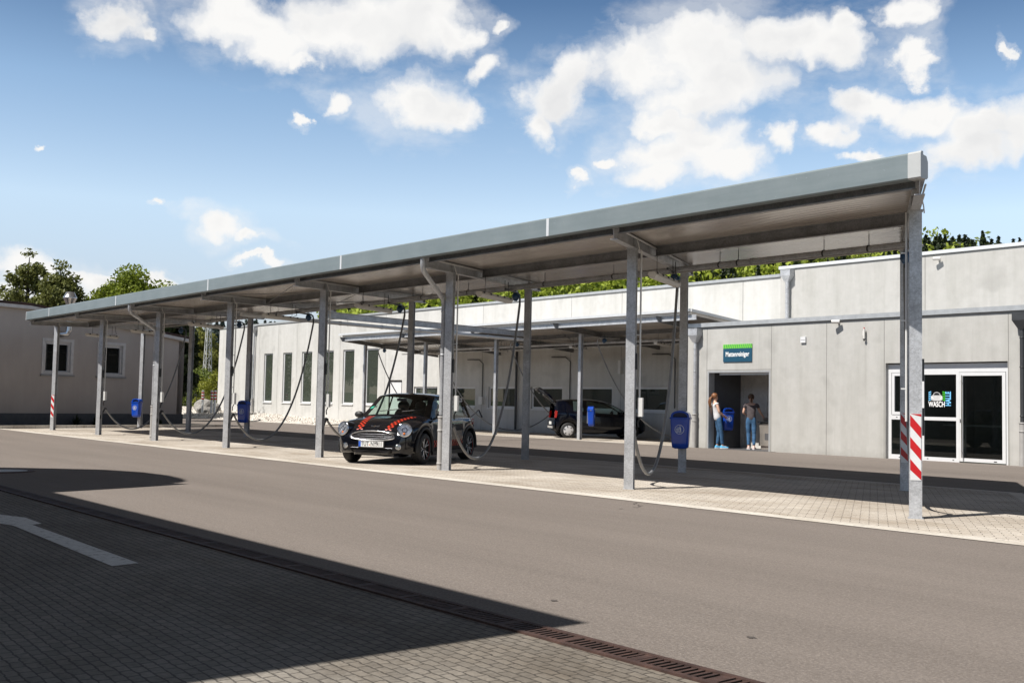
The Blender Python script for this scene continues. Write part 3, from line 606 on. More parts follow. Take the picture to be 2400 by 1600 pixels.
def circ(r,n=24): return [(r*Co(2*PI*i/n),r*S(2*PI*i/n)) for i in range(n)]
def symbol(mb,c,ux,uz,s):   # round litter emblem: ring, figure, basket; on plane with normal out
    n=28; vs=[]
    for r in (s,s*.90): vs+=[c+ux*(r*Co(2*PI*i/n))+uz*(r*S(2*PI*i/n)) for i in range(n)]
    mb.add(vs,[(i,(i+1)%n,n+(i+1)%n,n+i) for i in range(n)])
    def poly(pts): mb.add([c+ux*(a*s)+uz*(b_*s) for a,b_ in pts],[tuple(range(len(pts)))])
    poly([(a*.11+.12,b_*.11+.62) for a,b_ in circ(1,10)])
    poly([(-.02,.45),(.28,.45),(.36,.2),(.34,-.12),(.08,-.12),(.02,.1)])
    poly([(-.52,.36),(-.50,.46),(0,.45),(.02,.32)])
    poly([(.08,-.12),(.2,-.12),(.14,-.7),(0,-.7)]); poly([(.2,-.12),(.34,-.12),(.40,-.7),(.27,-.7)])
    for k in range(4):
        a=-.66+k*.16; poly([(a,.12),(a+.08,.12),(a+.10+.03*(1-k)*.3,-.66),(a+.03+.03*(1-k)*.3,-.66)])
    poly([(-.72,.12),(-.06,.12),(-.06,.2),(-.72,.2)])
def make_bin():
    t=empty('litter_bin',(0,0,0)); mb=MB()   # front faces -Y, base at z=0, height .7
    lev=[(0.,.135,.085,.02),(.015,.155,.105,.03),(.30,.172,.118,.03),(.56,.182,.125,.03)]
    def ring(z,hx,hy,rc): 
        out=[]
        for cx_,cy_,a0 in ((hx-rc,hy-rc,0),(-hx+rc,hy-rc,90),(-hx+rc,-hy+rc,180),(hx-rc,-hy+rc,270)):
            for k in range(4): a=R(a0+k*30); out.append((cx_+rc*Co(a),cy_+rc*S(a),z))
        return out
    rings=[ring(0.03-.03,.10,.06,.03),ring(.02,.145,.095,.04),ring(.10,.158,.105,.045),ring(.30,.170,.114,.045),ring(.56,.182,.124,.045)]
    vs=[p for r_ in rings for p in r_]; n=16
    mb.add(vs,[(j*n+i,j*n+(i+1)%n,(j+1)*n+(i+1)%n,(j+1)*n+i) for j in range(len(rings)-1) for i in range(n)],True); mb.add(rings[0],[tuple(range(n))[::-1]])
    mb.build('bin_body','bin_blue',t)
    # collar and hooded lid with slot
    mb=MB(); rr=[ring(.555,.186,.128,.045),ring(.555,.196,.138,.05),ring(.585,.196,.138,.05),ring(.585,.18,.12,.045)]; vs=[p for r_ in rr for p in r_]
    mb.add(vs,[(j*n+i,j*n+(i+1)%n,(j+1)*n+(i+1)%n,(j+1)*n+i) for j in range(3) for i in range(n)])
    # hood: arch across x
    K=12; fr=[];bk=[]
    for k in range(K+1):
        a=PI*k/K; x=.182*Co(a)*(1-.0*S(a)); z=.585+.125*(S(a)**.7)
        fr.append((x*.96,-.085,z)); bk.append((x,.118,z))
    vs=fr+bk; mb.add(vs,[(k,k+1,K+1+k+1,K+1+k) for k in range(K)],True); mb.add(bk,[tuple(range(K+1))])
    mb.add([(x,y,z) for x,y,z in fr]+[(x*.78,y+.0,.585+(z-.585)*.72) for x,y,z in fr],[(k,k+1,K+2+k,K+1+k) for k in range(K)])
    mb.build('lid','bin_blue',t)
    mb=MB(); mb.add([(x*.79,-.06,.587+(z-.585)*.73) for x,y,z in fr],[tuple(range(K+1))]); mb.build('slot','bin_dark',t,fixn=False)
    mb=MB(); symbol(mb,Vector((0,-.1215,.36)),Vector((1,0,0)),Vector((0,-.02,1)),.088); mb.build('emblem','symbol_white',t,fixn=False)
    mb=MB(); mb.box(-.03,.03,.12,.16,.1,.5); mb.box(-.2,-.19,-.02,.02,.55,.59); mb.box(.19,.2,-.02,.02,.55,.59); mb.build('bracket','galvanised_dark',t)
    return t
bin0=make_bin()
BN=[(Pp(6,4.7)-bv*.225+wv*-.0,.46,-32.2+ -0,'large blue litter bin on the post right of centre, nearest the camera'),
(Pp(2,4.7)-bv*.225,.46,32.2,'blue litter bin on the post left of the tall windows'),
(Pp(0,4.7)-bv*.225,.43,32.2,'leftmost blue litter bin on a post before the stucco building'),]
for k,(p,z,a,l) in enumerate(BN):
    o=bin0 if k==0 else copy_tree(bin0); o.location=(p.x,p.y,z); o.rotation_euler=(0,0,A); tag(o,l,'litter bin','blue litter bins')
o=copy_tree(bin0); o.location=(10.62,15.55,.50); o.rotation_euler=(0,0,R(128)); tag(o,'bright blue litter bin seen from its side before the open black car','litter bin','blue litter bins')
o=copy_tree(bin0); o.location=(17.08,15.28,.55); o.rotation_euler=(0,0,R(62)); tag(o,'blue litter bin on the shaded wall inside the doorway between the two people','litter bin','blue litter bins')

# ------------------------------------------------------------------ rear canopy
rc=empty('rear_canopy',(5.5,16.8,0),0,'lower galvanised canopy with white roof edge standing against the concrete hall','canopy'); RO=Vector((5.5,16.8,0))
def zr(Y): return 4.15-.09*(Y-14.2)
QX=[-4.65,.3,5.22,10.16,15.15]
mb=MB(); q=[(-4.75,14.2),(16.45,14.2),(16.45,19.66),(-4.75,19.66)]
lo=[(x,y,zr(y)) for x,y in q]; hi=[(x,y,zr(y)+.09) for x,y in q]
mb.add(lo+hi,[(3,2,1,0),(0,1,5,4),(1,2,6,5),(2,3,7,6),(3,0,4,7)],mi=0); mb.add([(x,y,z+.001) for x,y,z in hi],[(0,1,2,3)],mi=1); mb.build('roof_panel',['soffit','coping_light'],rc,origin=RO)
mb=MB(); mb.prism([(14.10,4.24),(14.10,4.32),(14.16,4.335),(14.3,4.335),(14.3,4.25)],(-4.95,0,0),(0,1,0),(0,0,1),(21.4,0,0)); mb.prism([(14.2,4.24),(19.66,3.75),(19.66,3.84),(14.2,4.33)],(16.451,0,0),(0,1,0),(0,0,1),(.05,0,0)); mb.build('roof_edge','coping_light',rc,origin=RO)
mb=MB(); mb.box(-4.75,16.65,14.24,14.25,3.99,4.145); mb.box(-4.75,16.65,14.2,14.29,3.98,3.989); mb.build('front_channel','galvanised',rc,origin=RO)
for Yp in (16.3,18.4):
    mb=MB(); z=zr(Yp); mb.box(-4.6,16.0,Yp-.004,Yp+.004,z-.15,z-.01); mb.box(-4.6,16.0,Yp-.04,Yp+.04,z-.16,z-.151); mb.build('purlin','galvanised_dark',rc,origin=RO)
for x in QX:
    mb=MB(); hsec(mb,(x,15.4,0),zr(15.4)-.20,Vector((1,0,0)),Vector((0,1,0)),.14,.12); mb.box(x-.08,x+.08,15.32,15.48,0,.012); mb.build('post','galvanised',rc,origin=RO)
    mb=MB(); 
    a0=Vector((x,14.0,zr(14.0)-.02)); a1=Vector((x,19.6,zr(19.6)-.02)); 
    q=[a0-UP*0+Vector((0,0,0)),a1,a1-UP*.18,a0+Vector((0,.12,-.18))]
    X_=Vector((1,0,0)); mb.add([v+X_*.004 for v in q]+[v-X_*.004 for v in q],[(0,1,2,3),(7,6,5,4),(0,4,5,1),(1,5,6,2),(2,6,7,3),(3,7,4,0)])
    mb.beam(q[3],q[2],X_,UP,.05,.005); mb.beam(q[0],q[1],X_,UP,.05,.004); mb.build('beam','galvanised_dark',rc,origin=RO)
mb=MB(); mb.tube([(-.5,16.8,3.60),(15.8,16.8,3.60)],.05,12); mb.tube([(-4.4,17.3,3.5),(15.8,17.3,3.5)],.02,8); mb.build('suction_pipe','galvanised',rc,origin=RO)
mb=MB(); 
for x in (1,3.5,6,8.5,11,13.5): mb.tube([(x,16.8,3.6),(x,16.8,3.85)],.007,6); mb.tube([(x+.3,16.8,3.6),(x+.3,16.8,3.85)],.007,6)
mb.tube([(6.5,15,3.85),(9.6,18.8,3.6)],.01,6); mb.tube([(9.6,15,3.85),(6.5,18.8,3.6)],.01,6); mb.build('hanger','dark_metal',rc,origin=RO)
for k,(x,xe,lb_) in enumerate([(-4.3,-.95,'suction hose of the rear canopy ending at the wall right of the checkered car'),(.6,4.2,'rear canopy hose running down behind the middle post towards the black car boot'),(5.5,9.2,'suction hose of the rear canopy crossing behind the open black car'),(10.5,13.9,'suction hose of the rear canopy running down past the front of the black car')]):
    make_hose('vacuum_hose',(x,15.9,3.70),(xe,19.25,.86),.12,(.15,.985,0),lb_,'suction hoses of the rear canopy',nz=(.9,.2,0),light=True)

# ------------------------------------------------------------------ wash hall buildings
def wall_cells(mb,x0,x1,z0,z1,ops,y0,y1):
    xs=sorted({x0,x1,*[o[0] for o in ops],*[o[1] for o in ops]}); zs=sorted({z0,z1,*[o[2] for o in ops],*[o[3] for o in ops]})
    for xa,xb in zip(xs,xs[1:]):
        run=None
        for za,zb in list(zip(zs,zs[1:]))+[(None,None)]:
            solid= za is not None and not any(o[0]<=xa and xb<=o[1] and o[2]<=za and zb<=o[3] for o in ops)
            if solid: run=(run[0],zb) if run else (za,zb)
            elif run: mb.box(xa,xb,y0,y1,run[0],run[1]); run=None
YW=19.7
hall=empty('tall_wash_hall',(-3,24,0),0,'long tall white grey concrete hall with narrow tall windows and low ribbon windows','building'); HO=Vector((-3,24,0))
TW=[(-26.15,-24.95),(-23.6,-22.43),(-21.08,-19.94),(-18.72,-17.48),(-16.33,-15.0),(-13.95,-12.75),(-11.58,-10.3)]
HWn=[(-6.85,-4.8),(-3.78,-1.72),(-.71,1.32),(2.36,4.42),(5.42,7.46),(8.48,10.5),(11.55,13.6)]
ops=[(a,b_,1.05,4.08) for a,b_ in TW]+[(a,b_,1.05,2.02) for a,b_ in HWn]+[(-9.14,-8.0,.05,2.3)]
mb=MB(); wall_cells(mb,-30.3,15.75,-.2,5.88,ops,YW,YW+.3)
mb.box(-30.3,-30.0,YW+.3,34,-.2,5.88); mb.box(-30.0,15.75,33.7,34,-.2,5.88); mb.build('wall','concrete_hall',hall,origin=HO)
mb=MB(); mb.box(-30,15.7,YW+.3,33.7,5.6,5.7); mb.build('roof','roof_metal',hall,origin=HO)
mb=MB(); mb.box(-30.35,15.75,YW-.05,YW+.35,5.885,5.99); mb.box(-30.35,-29.95,YW+.35,34.05,5.885,5.99); mb.build('coping','coping_grey',hall,origin=HO)
mb=MB(); mb.box(-30.3,15.75,YW-.012,YW-.001,5.85,5.885)
for x in (-28.2,-24.3,-21.75+0,-19.34,-16.6,-14.3,-9.6,-7.4): mb.box(x-.012,x+.012,YW-.003,YW-.0005,.0,5.84)
for x in (-4.4,-1.22,1.85,4.92,7.95,11.0,14.1): mb.box(x-.012,x+.012,YW-.003,YW-.0005,.0,5.84)
mb.build('panel_joints','joint_grey',hall,origin=HO)
mb=MB(); mb.box(-30,15.7,YW+3.5,YW+3.55,.0,4.4); mb.box(-30,15.7,YW+.3,YW+3.5,-.05,0.0); mb.box(-30,15.7,YW+.3,YW+3.5,4.4,4.45); mb.build('inner_room','interior',hall,origin=HO)
def window(parent,x0,x1,z0,z1,y,O,tall=False,glassm='window_glass'):
    f=.085; mb=MB(); yy=y+.07
    mb.box(x0,x0+f,yy,yy+.06,z0,z1); mb.box(x1-f,x1,yy,yy+.06,z0,z1); mb.box(x0+f,x1-f,yy,yy+.06,z0,z0+f); mb.box(x0+f,x1-f,yy,yy+.06,z1-f,z1)
    wd=mb.build('window','white_frame',parent,origin=O)
    mb=MB(); mb.box(x0+f,x1-f,yy+.025,yy+.035,z0+f,z1-f); mb.build('pane',glassm,wd,origin=O)
    mb=MB(); mb.box(x0-.02,x1+.02,y-.06,y+.07,z0-.055,z0-.004); mb.build('sill','white_frame',wd,origin=O)
for a,b_ in TW: window(hall,a,b_,1.05,4.08,YW,HO,True)
for a,b_ in HWn: window(hall,a,b_,1.05,2.02,YW,HO)
mb=MB(); mb.box(-9.14,-8.0,YW+.05,YW+.1,.05,2.3); dr=mb.build('door','white_frame',hall,origin=HO); mb=MB(); mb.box(-9.19,-9.14,YW+.0,YW+.1,.05,2.36); mb.box(-8.0,-7.95,YW,YW+.1,.05,2.36); mb.box(-9.14,-8.0,YW,YW+.1,2.3,2.36); mb.build('door_frame','coping_grey',dr,origin=HO); mb=MB(); mb.cyl((-8.15,YW+.05,1.1),(-8.15,YW-.02,1.1),.02); mb.box(-8.28,-8.13,YW-.03,YW-.015,1.09,1.11); mb.build('handle','dark_metal',dr,origin=HO)
# wall pipes of the hall
def downpipe(parent,x,y,ztop,zbot,O,sleeve=True,r=.055,big=.17,mat='galvanised'):
    mb=MB(); mb.add([(x-big,y-.26,ztop),(x+big,y-.26,ztop),(x+big,y-.01,ztop),(x-big,y-.01,ztop),(x-big,y-.26,ztop-.2),(x+big,y-.26,ztop-.2),(x+big,y-.01,ztop-.2),(x-big,y-.01,ztop-.2),(x-.06,y-.18,ztop-.42),(x+.06,y-.18,ztop-.42),(x+.06,y-.06,ztop-.42),(x-.06,y-.06,ztop-.42)],
        [(0,1,2,3),(0,4,5,1),(1,5,6,2),(2,6,7,3),(3,7,4,0),(4,8,9,5),(5,9,10,6),(6,10,11,7),(7,11,8,4),(8,11,10,9)])
    mb.obox((x,y-.135,ztop+.006),(big+.012,0,0),(0,.13,0),(0,0,.008))
    dp=mb.build('rain_hopper',mat,parent,origin=O)
    zs=zbot+1.05 if sleeve else zbot
    mb=MB(); mb.cyl((x,y-.12,ztop-.42),(x,y-.12,zs),r,16)
    for z in (ztop-.62,(ztop+zs)/2,zs+.15): mb.lathe([(r,-.012),(r+.01,-.012),(r+.01,.012),(r,.012)],(x,y-.12,z),n=14)
    mb.build('downpipe',mat,parent,origin=O)
    if sleeve:
        mb=MB(); mb.cyl((x,y-.12,zs),(x,y-.12,zbot),r+.02,16)
        for z in (zs-.02,zs-.22): mb.lathe([(r+.02,-.015),(r+.03,-.015),(r+.03,.015),(r+.02,.015)],(x,y-.12,z),n=16)
        mb.build('pipe_sleeve','grey_plastic',parent,origin=O)
downpipe(hall,-24.85,YW,5.84,.2,HO)
mb=MB()
for x,z0 in ((-1.1,1.5),(4.95,.9),(10.9,1.2)): mb.tube([(x-1.2,YW-.05,3.3),(x-.3,YW-.05,3.28),(x,YW-.05,3.1),(x,YW-.05,z0)],.02,8)
mb.tube([(1.45,YW-.12,3.6),(1.45,YW-.12,.05)],.055,12); mb.build('wall_conduit','dark_metal',hall,origin=HO)
mb=MB(); mb.box(-1.28,-1.02,YW-.14,YW-.001,1.2,1.55); mb.box(7.9,8.05,YW-.14,YW-.001,2.55,3.1); mb.build('wall_box','white_box',hall,origin=HO)

up_=empty('taller_hall_section',(21,24,0),0,'slightly higher upper concrete wall section set back above the low block','building'); UO=Vector((21,24,0))
mb=MB(); mb.box(15.75,34,YW,YW+.3,3.0,6.14); mb.box(15.75,16.05,YW+.3,34,3,6.14); mb.build('wall','concrete_upper',up_,origin=UO)
mb=MB(); mb.box(15.70,34,YW-.05,YW+.35,6.145,6.25); mb.box(15.70,16.1,YW+.35,34,6.145,6.25); mb.build('coping','coping_light',up_,origin=UO)
mb=MB(); mb.box(16.05,34,YW+.3,34,5.9,6.0); mb.build('roof','roof_metal',up_,origin=UO)
mb=MB(); mb.box(15.76,34,YW-.012,YW-.001,6.11,6.145)
for x in (21.22,26.5): mb.box(x-.012,x+.012,YW-.003,YW-.0005,3.8,6.1)
mb.build('panel_joints','joint_grey',up_,origin=UO)
downpipe(up_,16.13,YW,6.08,3.85,UO,False,.07,.2)

YB=14.5
low=empty('low_hall_block',(21.5,17,0),0,'low pale concrete block in front with an open doorway and a glazed entrance','building'); BO=Vector((21.5,17,0))
ops=[(16.92,19.3,0,2.38),(23.06,26.37,0,2.53)]
mb=MB(); wall_cells(mb,16.1,26.9,0,3.75,ops,YB,YB+.25); mb.box(16.1,16.35,YB+.25,YW,0,3.75); mb.box(26.65,26.9,YB+.25,YW,0,3.75); mb.build('wall','concrete_wall',low,origin=BO)
mb=MB(); mb.box(16.05,26.96,YB-.06,YB+.3,3.755,3.88); mb.box(16.05,16.4,YB+.3,YW-.001,3.755,3.88); mb.box(26.6,26.96,YB+.3,YW-.001,3.755,3.88); mb.build('coping','coping_grey',low,origin=BO)
mb=MB(); mb.box(16.4,26.6,YB+.3,YW-.001,3.55,3.6); mb.build('roof','roof_metal',low,origin=BO)
mb=MB(); mb.box(16.1,26.9,YB-.012,YB-.001,3.71,3.755)
for x,z0 in ((16.88,0),(19.33,0),(21.22,0),(23.02,0),(26.39,0)): mb.box(x-.010,x+.010,YB-.003,YB-.0005,z0,3.71)
mb.box(16.88,19.33,YB-.003,YB-.0005,2.40,2.42); mb.build('panel_joints','joint_grey',low,origin=BO)
# doorway lining, mat cleaning niche
mb=MB(); mb.box(16.92,16.97,YB-.006,YB+.26,0,2.38); mb.box(19.25,19.3,YB-.006,YB+.26,0,2.38); mb.box(16.97,19.25,YB-.006,YB+.26,2.33,2.38); mb.build('door_frame','coping_grey',low,origin=BO)
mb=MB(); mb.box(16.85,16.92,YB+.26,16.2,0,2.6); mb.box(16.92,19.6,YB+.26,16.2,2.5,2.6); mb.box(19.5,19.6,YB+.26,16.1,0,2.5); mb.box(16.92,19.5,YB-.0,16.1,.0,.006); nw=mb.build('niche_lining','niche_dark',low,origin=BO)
mb=MB(); 
for a,b_ in ((16.925,17.02),(17.04,17.98),(18.0,18.62),(18.64,19.5)): mb.box(a,b_,16.1,16.16,0,2.5)
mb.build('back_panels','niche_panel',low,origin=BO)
mb=MB(); mb.box(17.3,19.25,YB+.1,YB+.2,2.26,2.33); mb.build('shutter_rail','coping_light',low,origin=BO)
t_=empty('mat_cleaner',(18.65,15.8,0),0,'stainless steel mat cleaning machine at the right inside the open doorway','machine')
mb=MB(); mb.box(-.55,.6,-.28,.28,.12,.80); mb.box(-.5,.55,-.24,.26,0,.12); mb.box(-.55,.6,-.05,.28,.80,.98); mb.build('cabinet','machine_steel',t_)
mb=MB(); mb.box(-.5,.55,-.285,-.06,.8,.86); mb.box(-.45,.5,-.3,-.281,.83,.85); mb.build('feed_slot','dark_metal',t_)
mb=MB(); mb.box(-.32,-.1,-.284,-.281,.3,.5); mb.build('panel_print','niche_dark',t_)
mb=MB(); mb.box(-.55,.6,-.34,-.28,.835,.865); mb.build('edge_strip','chrome',t_)
# glazed entrance
ent=empty('glazed_entrance',(24.7,14.6,0),0,'white framed glass entrance with a car wash logo on its middle pane','door'); EO=Vector((24.7,14.6,0))
y=YB+.12; mb=MB()
mb.box(23.06,26.37,y,y+.07,2.28,2.50)
for a,b_ in ((23.06,23.16),(23.98,24.10),(24.98,25.06),(26.27,26.37)): mb.box(a,b_,y,y+.07,0.0,2.28)
mb.box(24.10,24.98,y,y+.07,.0,.10); mb.box(24.10,24.98,y,y+.07,1.04,1.13); mb.box(23.16,23.98,y,y+.07,0,.12); mb.box(23.16,23.98,y,y+.07,1.04,1.16); mb.box(24.10,24.98,y,y+.07,2.22,2.28)
mb.build('frame','white_frame',ent,origin=EO)
for nm,(a,b_,z0,z1) in {'right':(25.07,26.26,.03,2.27),'left':(23.18,23.96,1.17,2.27)}.items():
    mb=MB(); f=.085 if nm=='right' else .075; ya=y-.012; yb=y+.05
    mb.box(a,a+f,ya,yb,z0,z1); mb.box(b_-f,b_,ya,yb,z0,z1); mb.box(a+f,b_-f,ya,yb,z0,z0+f); mb.box(a+f,b_-f,ya,yb,z1-f,z1)
    lf=mb.build('door_leaf' if nm=='right' else 'window_leaf','white_frame',ent,origin=EO)
    mb=MB(); mb.box(a+f,b_-f,y+.02,y+.03,z0+f,z1-f); mb.build('pane','dark_glass',lf,origin=EO)
    if nm=='right':
        mb=MB(); mb.cyl((a+.10,ya-.07,.12),(a+.10,ya-.07,2.2),.016,10)
        for z in (.3,2.05): mb.cyl((a+.04,ya,z),(a+.10,ya-.07,z),.01,8)
        mb.build('pull_bar','chrome',lf,origin=EO); mb=MB()
        for z in (.06,): mb.box(b_-.3,b_-.22,ya-.003,ya-.001,z-.01,z+.012)
        mb.box(a+.015,a+.04,ya-.004,ya-.001,1.0,1.09); mb.build('lock','black_plastic',lf,origin=EO)
mb=MB(); mb.box(24.10,24.98,y+.02,y+.03,1.13,2.22); mb.build('logo_pane','dark_glass',ent,origin=EO)
mb=MB(); mb.box(24.10,24.98,y+.02,y+.03,.10,1.04); mb.build('lower_pane','dark_glass',ent,origin=EO)
mb=MB(); mb.box(23.16,23.98,y+.02,y+.03,.12,1.04); mb.build('side_pane','dark_glass',ent,origin=EO)
mb=MB()
for x in (23.4,24.2,24.9): mb.box(x-.02,x+.02,y-.004,y-.001,.04,.06)
mb.box(23.3,23.34,y-.004,y-.001,1.09,1.11); mb.build('frame_screw','black_plastic',ent,origin=EO)
# logo: car between brush strokes, lettering below and at the side
lg=empty('entrance_logo',(24.6,YB+.13,1.65),0,'white and blue lettering with a silver car drawing on the middle glass pane','logo'); GO=Vector((24.6,YB+.13,1.65)); ly=y+.014
lx0,lx1=24.22,24.86; mbw=text_mb('WASCH',.19,(24.445,ly,1.452),(1,0,0),(0,0,1),.66,.002,bold=.004); mbw.build('lettering','sign_white',lg,origin=GO)
mbh=text_mb('HALLE',.20,(24.765,ly,1.60),(0,0,1),(-1,0,0),.64,.002,bold=.006); mbh.build('lettering','logo_blue',lg,origin=GO)
mb=MB()
for k in range(5): z=1.54+k*.05; mb.add([(24.22,ly,z),(24.29,ly,z+.03),(24.29,ly,z+.052),(24.22,ly,z+.03)],[(0,1,2,3)])
mb.build('brush_left','logo_blue',lg,origin=GO,fixn=False)
mb=MB()
for k in range(5): z=1.54+k*.05; mb.add([(24.68,ly,z),(24.60,ly,z+.03),(24.60,ly,z+.052),(24.68,ly,z+.03)],[(0,1,2,3)])
mb.build('brush_right','logo_green',lg,origin=GO,fixn=False)
mb=MB(); body=[(-.175,-.08),(-.19,-.02),(-.17,.03),(-.12,.05),(-.09,.10),(-.03,.125),(.03,.125),(.09,.10),(.12,.05),(.17,.03),(.19,-.02),(.175,-.08),(.1,-.1),(-.1,-.1)]
mb.add([(24.445+a*.86,ly-.001,1.645+b_) for a,b_ in body],[tuple(range(len(body)))]); mb.build('car_drawing','logo_grey',lg,origin=GO,fixn=False)
mb=MB(); mb.add([(24.445+a*.86,ly-.003,1.645+b_) for a,b_ in [(-.10,.045),(-.075,.09),(-.03,.108),(.03,.108),(.075,.09),(.10,.045)]],[(0,1,2,3,4,5)]); mb.build('drawn_windscreen','logo_dark',lg,origin=GO,fixn=False)
mb=MB()
for s_ in (-1,1): mb.add([(24.445+s_*a*.86,ly-.003,1.645+b_) for a,b_ in [(.17,-.02),(.165,.015),(.10,-.035),(.12,-.05)]],[(0,1,2,3)])
mb.build('drawn_headlights','sign_white',lg,origin=GO,fixn=False)
# counter seen through the glass
mb=MB(); mb.box(23.3,26.0,17.0,17.4,.88,.93); mb.box(25.0,25.06,17.0,17.06,0,.88); mb.box(23.9,23.96,17.0,17.06,0,.88); mb.box(26.0,26.05,17,17.4,0,.93)
tag(mb.build('counter','white_frame',origin=(24.6,17.2,0)),'white counter with thin legs behind the entrance glass','counter')
mb=MB(); mb.box(22.9,26.6,15.0,19.6,-.0,.005); mb.box(22.9,26.6,19.5,19.6,0,3.4); mb.box(22.85,22.9,14.8,19.5,0,3.4); mb.build('inner_room','interior',low,origin=BO)
# sign
sg=empty('mat_cleaner_sign',(18.09,YB-.02,2.92),0,'dark teal sign with white lettering and a green striped top edge above the open doorway','sign'); GO=Vector((18.09,YB-.02,2.92))
mb=MB(); mb.box(17.545,18.635,YB-.03,YB-.004,2.65,3.06); mb.build('board','sign_teal',sg,origin=GO)
mb=MB(); mb.box(17.545,18.635,YB-.034,YB-.004,3.06,3.185); mb.build('green_band','sign_green',sg,origin=GO)
mb=MB()
for k in range(15): x=17.575+k*.0715; mb.add([(x,YB-.036,3.063),(x+.018,YB-.036,3.063),(x+.05,YB-.036,3.183),(x+.032,YB-.036,3.183)],[(0,1,2,3)])
mb.build('band_strokes','sign_teal',sg,origin=GO,fixn=False)
text_mb('Mattenreiniger',.205,(18.09,YB-.034,2.88),(1,0,0),(0,0,1),.735,.002,bold=.003).build('lettering','sign_white',sg,origin=GO)
# wall fittings
def spot(x,y,z,lab):
    t=empty('wall_spotlight',(x,y,z),0,lab,'lamp','cylinder spotlights on the concrete walls'); mb=MB(); mb.cyl((0,-.01,0),(0,-.06,0),.035,12); mb.cyl((.0,-.05,0),(0,-.09,-.0),.03,10); mb.build('arm','lamp_white',t)
    mb=MB(); mb.cyl((.1,-.12,0),(-.1,-.2,.0),.055,16); mb.build('lamp_body','lamp_white',t); mb=MB(); mb.cyl((-.1,-.2,0),(-.105,-.202,0),.046,16); mb.build('lens','dark_metal',t); return t
spot(21.62,YB,3.70,'small cylinder spotlight on the low front wall'); spot(21.7,YW,5.98,'small cylinder spotlight high on the upper wall right of the striped post')
t_=empty('wall_intercom',(20.46,YB,3.24),0,'small square white box on the pale wall right of the sign','box'); mb=MB(); mb.box(-.085,.085,-.05,-.001,-.085,.085); mb.build('case','white_frame',t_); mb=MB(); mb.box(-.07,.07,-.053,-.0505,-.01,-.003); mb.build('cover_seam','dark_metal',t_)
t_=empty('gauge_sensor',(22.46,YB,3.34),0,'thin upright glass gauge with red tip on the pale wall','sensor'); mb=MB(); mb.cyl((0,-.08,-.14),(0,-.08,.13),.026,12); mb.box(-.055,-.03,-.07,-.001,-.05,.08); mb.build('tube','lamp_white',t_); mb=MB(); mb.cyl((0,-.08,-.14),(0,-.08,-.21),.04,12,.004); mb.box(.02,.028,-.085,-.075,-.14,.12); mb.build('tip','dark_metal',t_); mb=MB(); mb.cyl((0,-.08,.13),(0,-.08,.17),.015,10); mb.build('red_cap','stripe_red',t_)
downpipe(low,16.5,YB,3.70,0,BO,True,.05,.18); downpipe(low,26.78,YB,3.70,0,BO,True,.05,.18,'dark_metal')
mb=MB(); mb.box(26.97,40,YB+1.0,YB+1.3,0,3.7); t_=mb.build('side_hall_wall','dark_metal',origin=(30,15.6,0)); tag(t_,'wall in shade, coloured dark, just visible at the right edge beside the downpipe','wall')  # dark colour stands for shade lying on this wall

# ------------------------------------------------------------------ old stucco building
W0=Vector((-4.234,-.622,0)); dl=Vector((-.2921,.9564,0)).normalized(); nl=Vector((dl.y,-dl.x,0)) # nl faces the camera
old=empty('stucco_building',W0+dl*3-nl*4,0,'old grey stucco building with two dark windows and a shallow tiled roof','building'); OO=W0+dl*3-nl*4
def oz(t): return 4.58-.0 if t<.9 and t>-1 else (4.58-(t-.9)*.107 if t>=.9 else 4.58-(-1-t)*.107)
tops=[-12,-1,.9,8.42]
def OP(t,z,d=0): return W0+dl*t+nl*d+UP*z
ops=[(1.63,2.96,2.01,3.39),(4.08,5.37,2.01,3.39)]
mb=MB(); xs=sorted({*tops,1.63,2.96,4.08,5.37})
for a,b_ in zip(xs,xs[1:]):
    op=[o for o in ops if o[0]<=a and b_<=o[1]]
    segs=[(.5,None)] if not op else [(.5,2.01),(3.39,None)]
    for z0,z1 in segs:
        za=oz(a)-.12 if z1 is None else z1; zb=oz(b_)-.12 if z1 is None else z1
        vs=[OP(a,z0),OP(b_,z0),OP(b_,zb),OP(a,za)]; vs+=[v-nl*.3 for v in vs]; mb.add(vs,[(0,1,2,3),(7,6,5,4),(0,4,5,1),(1,5,6,2),(2,6,7,3),(3,7,4,0)])
vs=[OP(8.42,.5),OP(8.42,.5,-14),OP(8.42,3.65,-14),OP(8.42,3.65)]; vs+=[v-dl*.3 for v in vs]; mb.add(vs,[(0,1,2,3),(7,6,5,4),(0,4,5,1),(1,5,6,2),(2,6,7,3),(3,7,4,0)])
mb.build('wall','stucco',old,origin=OO)
mb=MB()
vs=[OP(-12,-.05,.03),OP(8.45,-.05,.03),OP(8.45,.5,.03),OP(-12,.5,.03)]; vs+=[v-nl*.33 for v in vs]; mb.add(vs,[(0,1,2,3),(7,6,5,4),(0,4,5,1),(1,5,6,2),(2,6,7,3),(3,7,4,0)])
mb.add([OP(8.45,-.05,.03),OP(8.45,-.05,-14),OP(8.45,.5,-14),OP(8.45,.5,.03)],[(0,1,2,3)]); mb.build('plinth','plinth_grey',old,origin=OO)
mb=MB()
for a,b_ in ((-12.4,-1),(-1,.9),(.9,8.75)):
    za,zb=oz(a),oz(b_)-(0.0)
    vs=[OP(a,za,.28),OP(b_,zb,.28),OP(b_,zb,-14.2),OP(a,za,-14.2)]; vs+=[v+UP*.10 for v in vs]; mb.add(vs,[(3,2,1,0),(4,5,6,7),(0,1,5,4),(1,2,6,5),(2,3,7,6),(3,0,4,7)])
mb.build('roof','roof_tiles',old,origin=OO)
mb=MB()
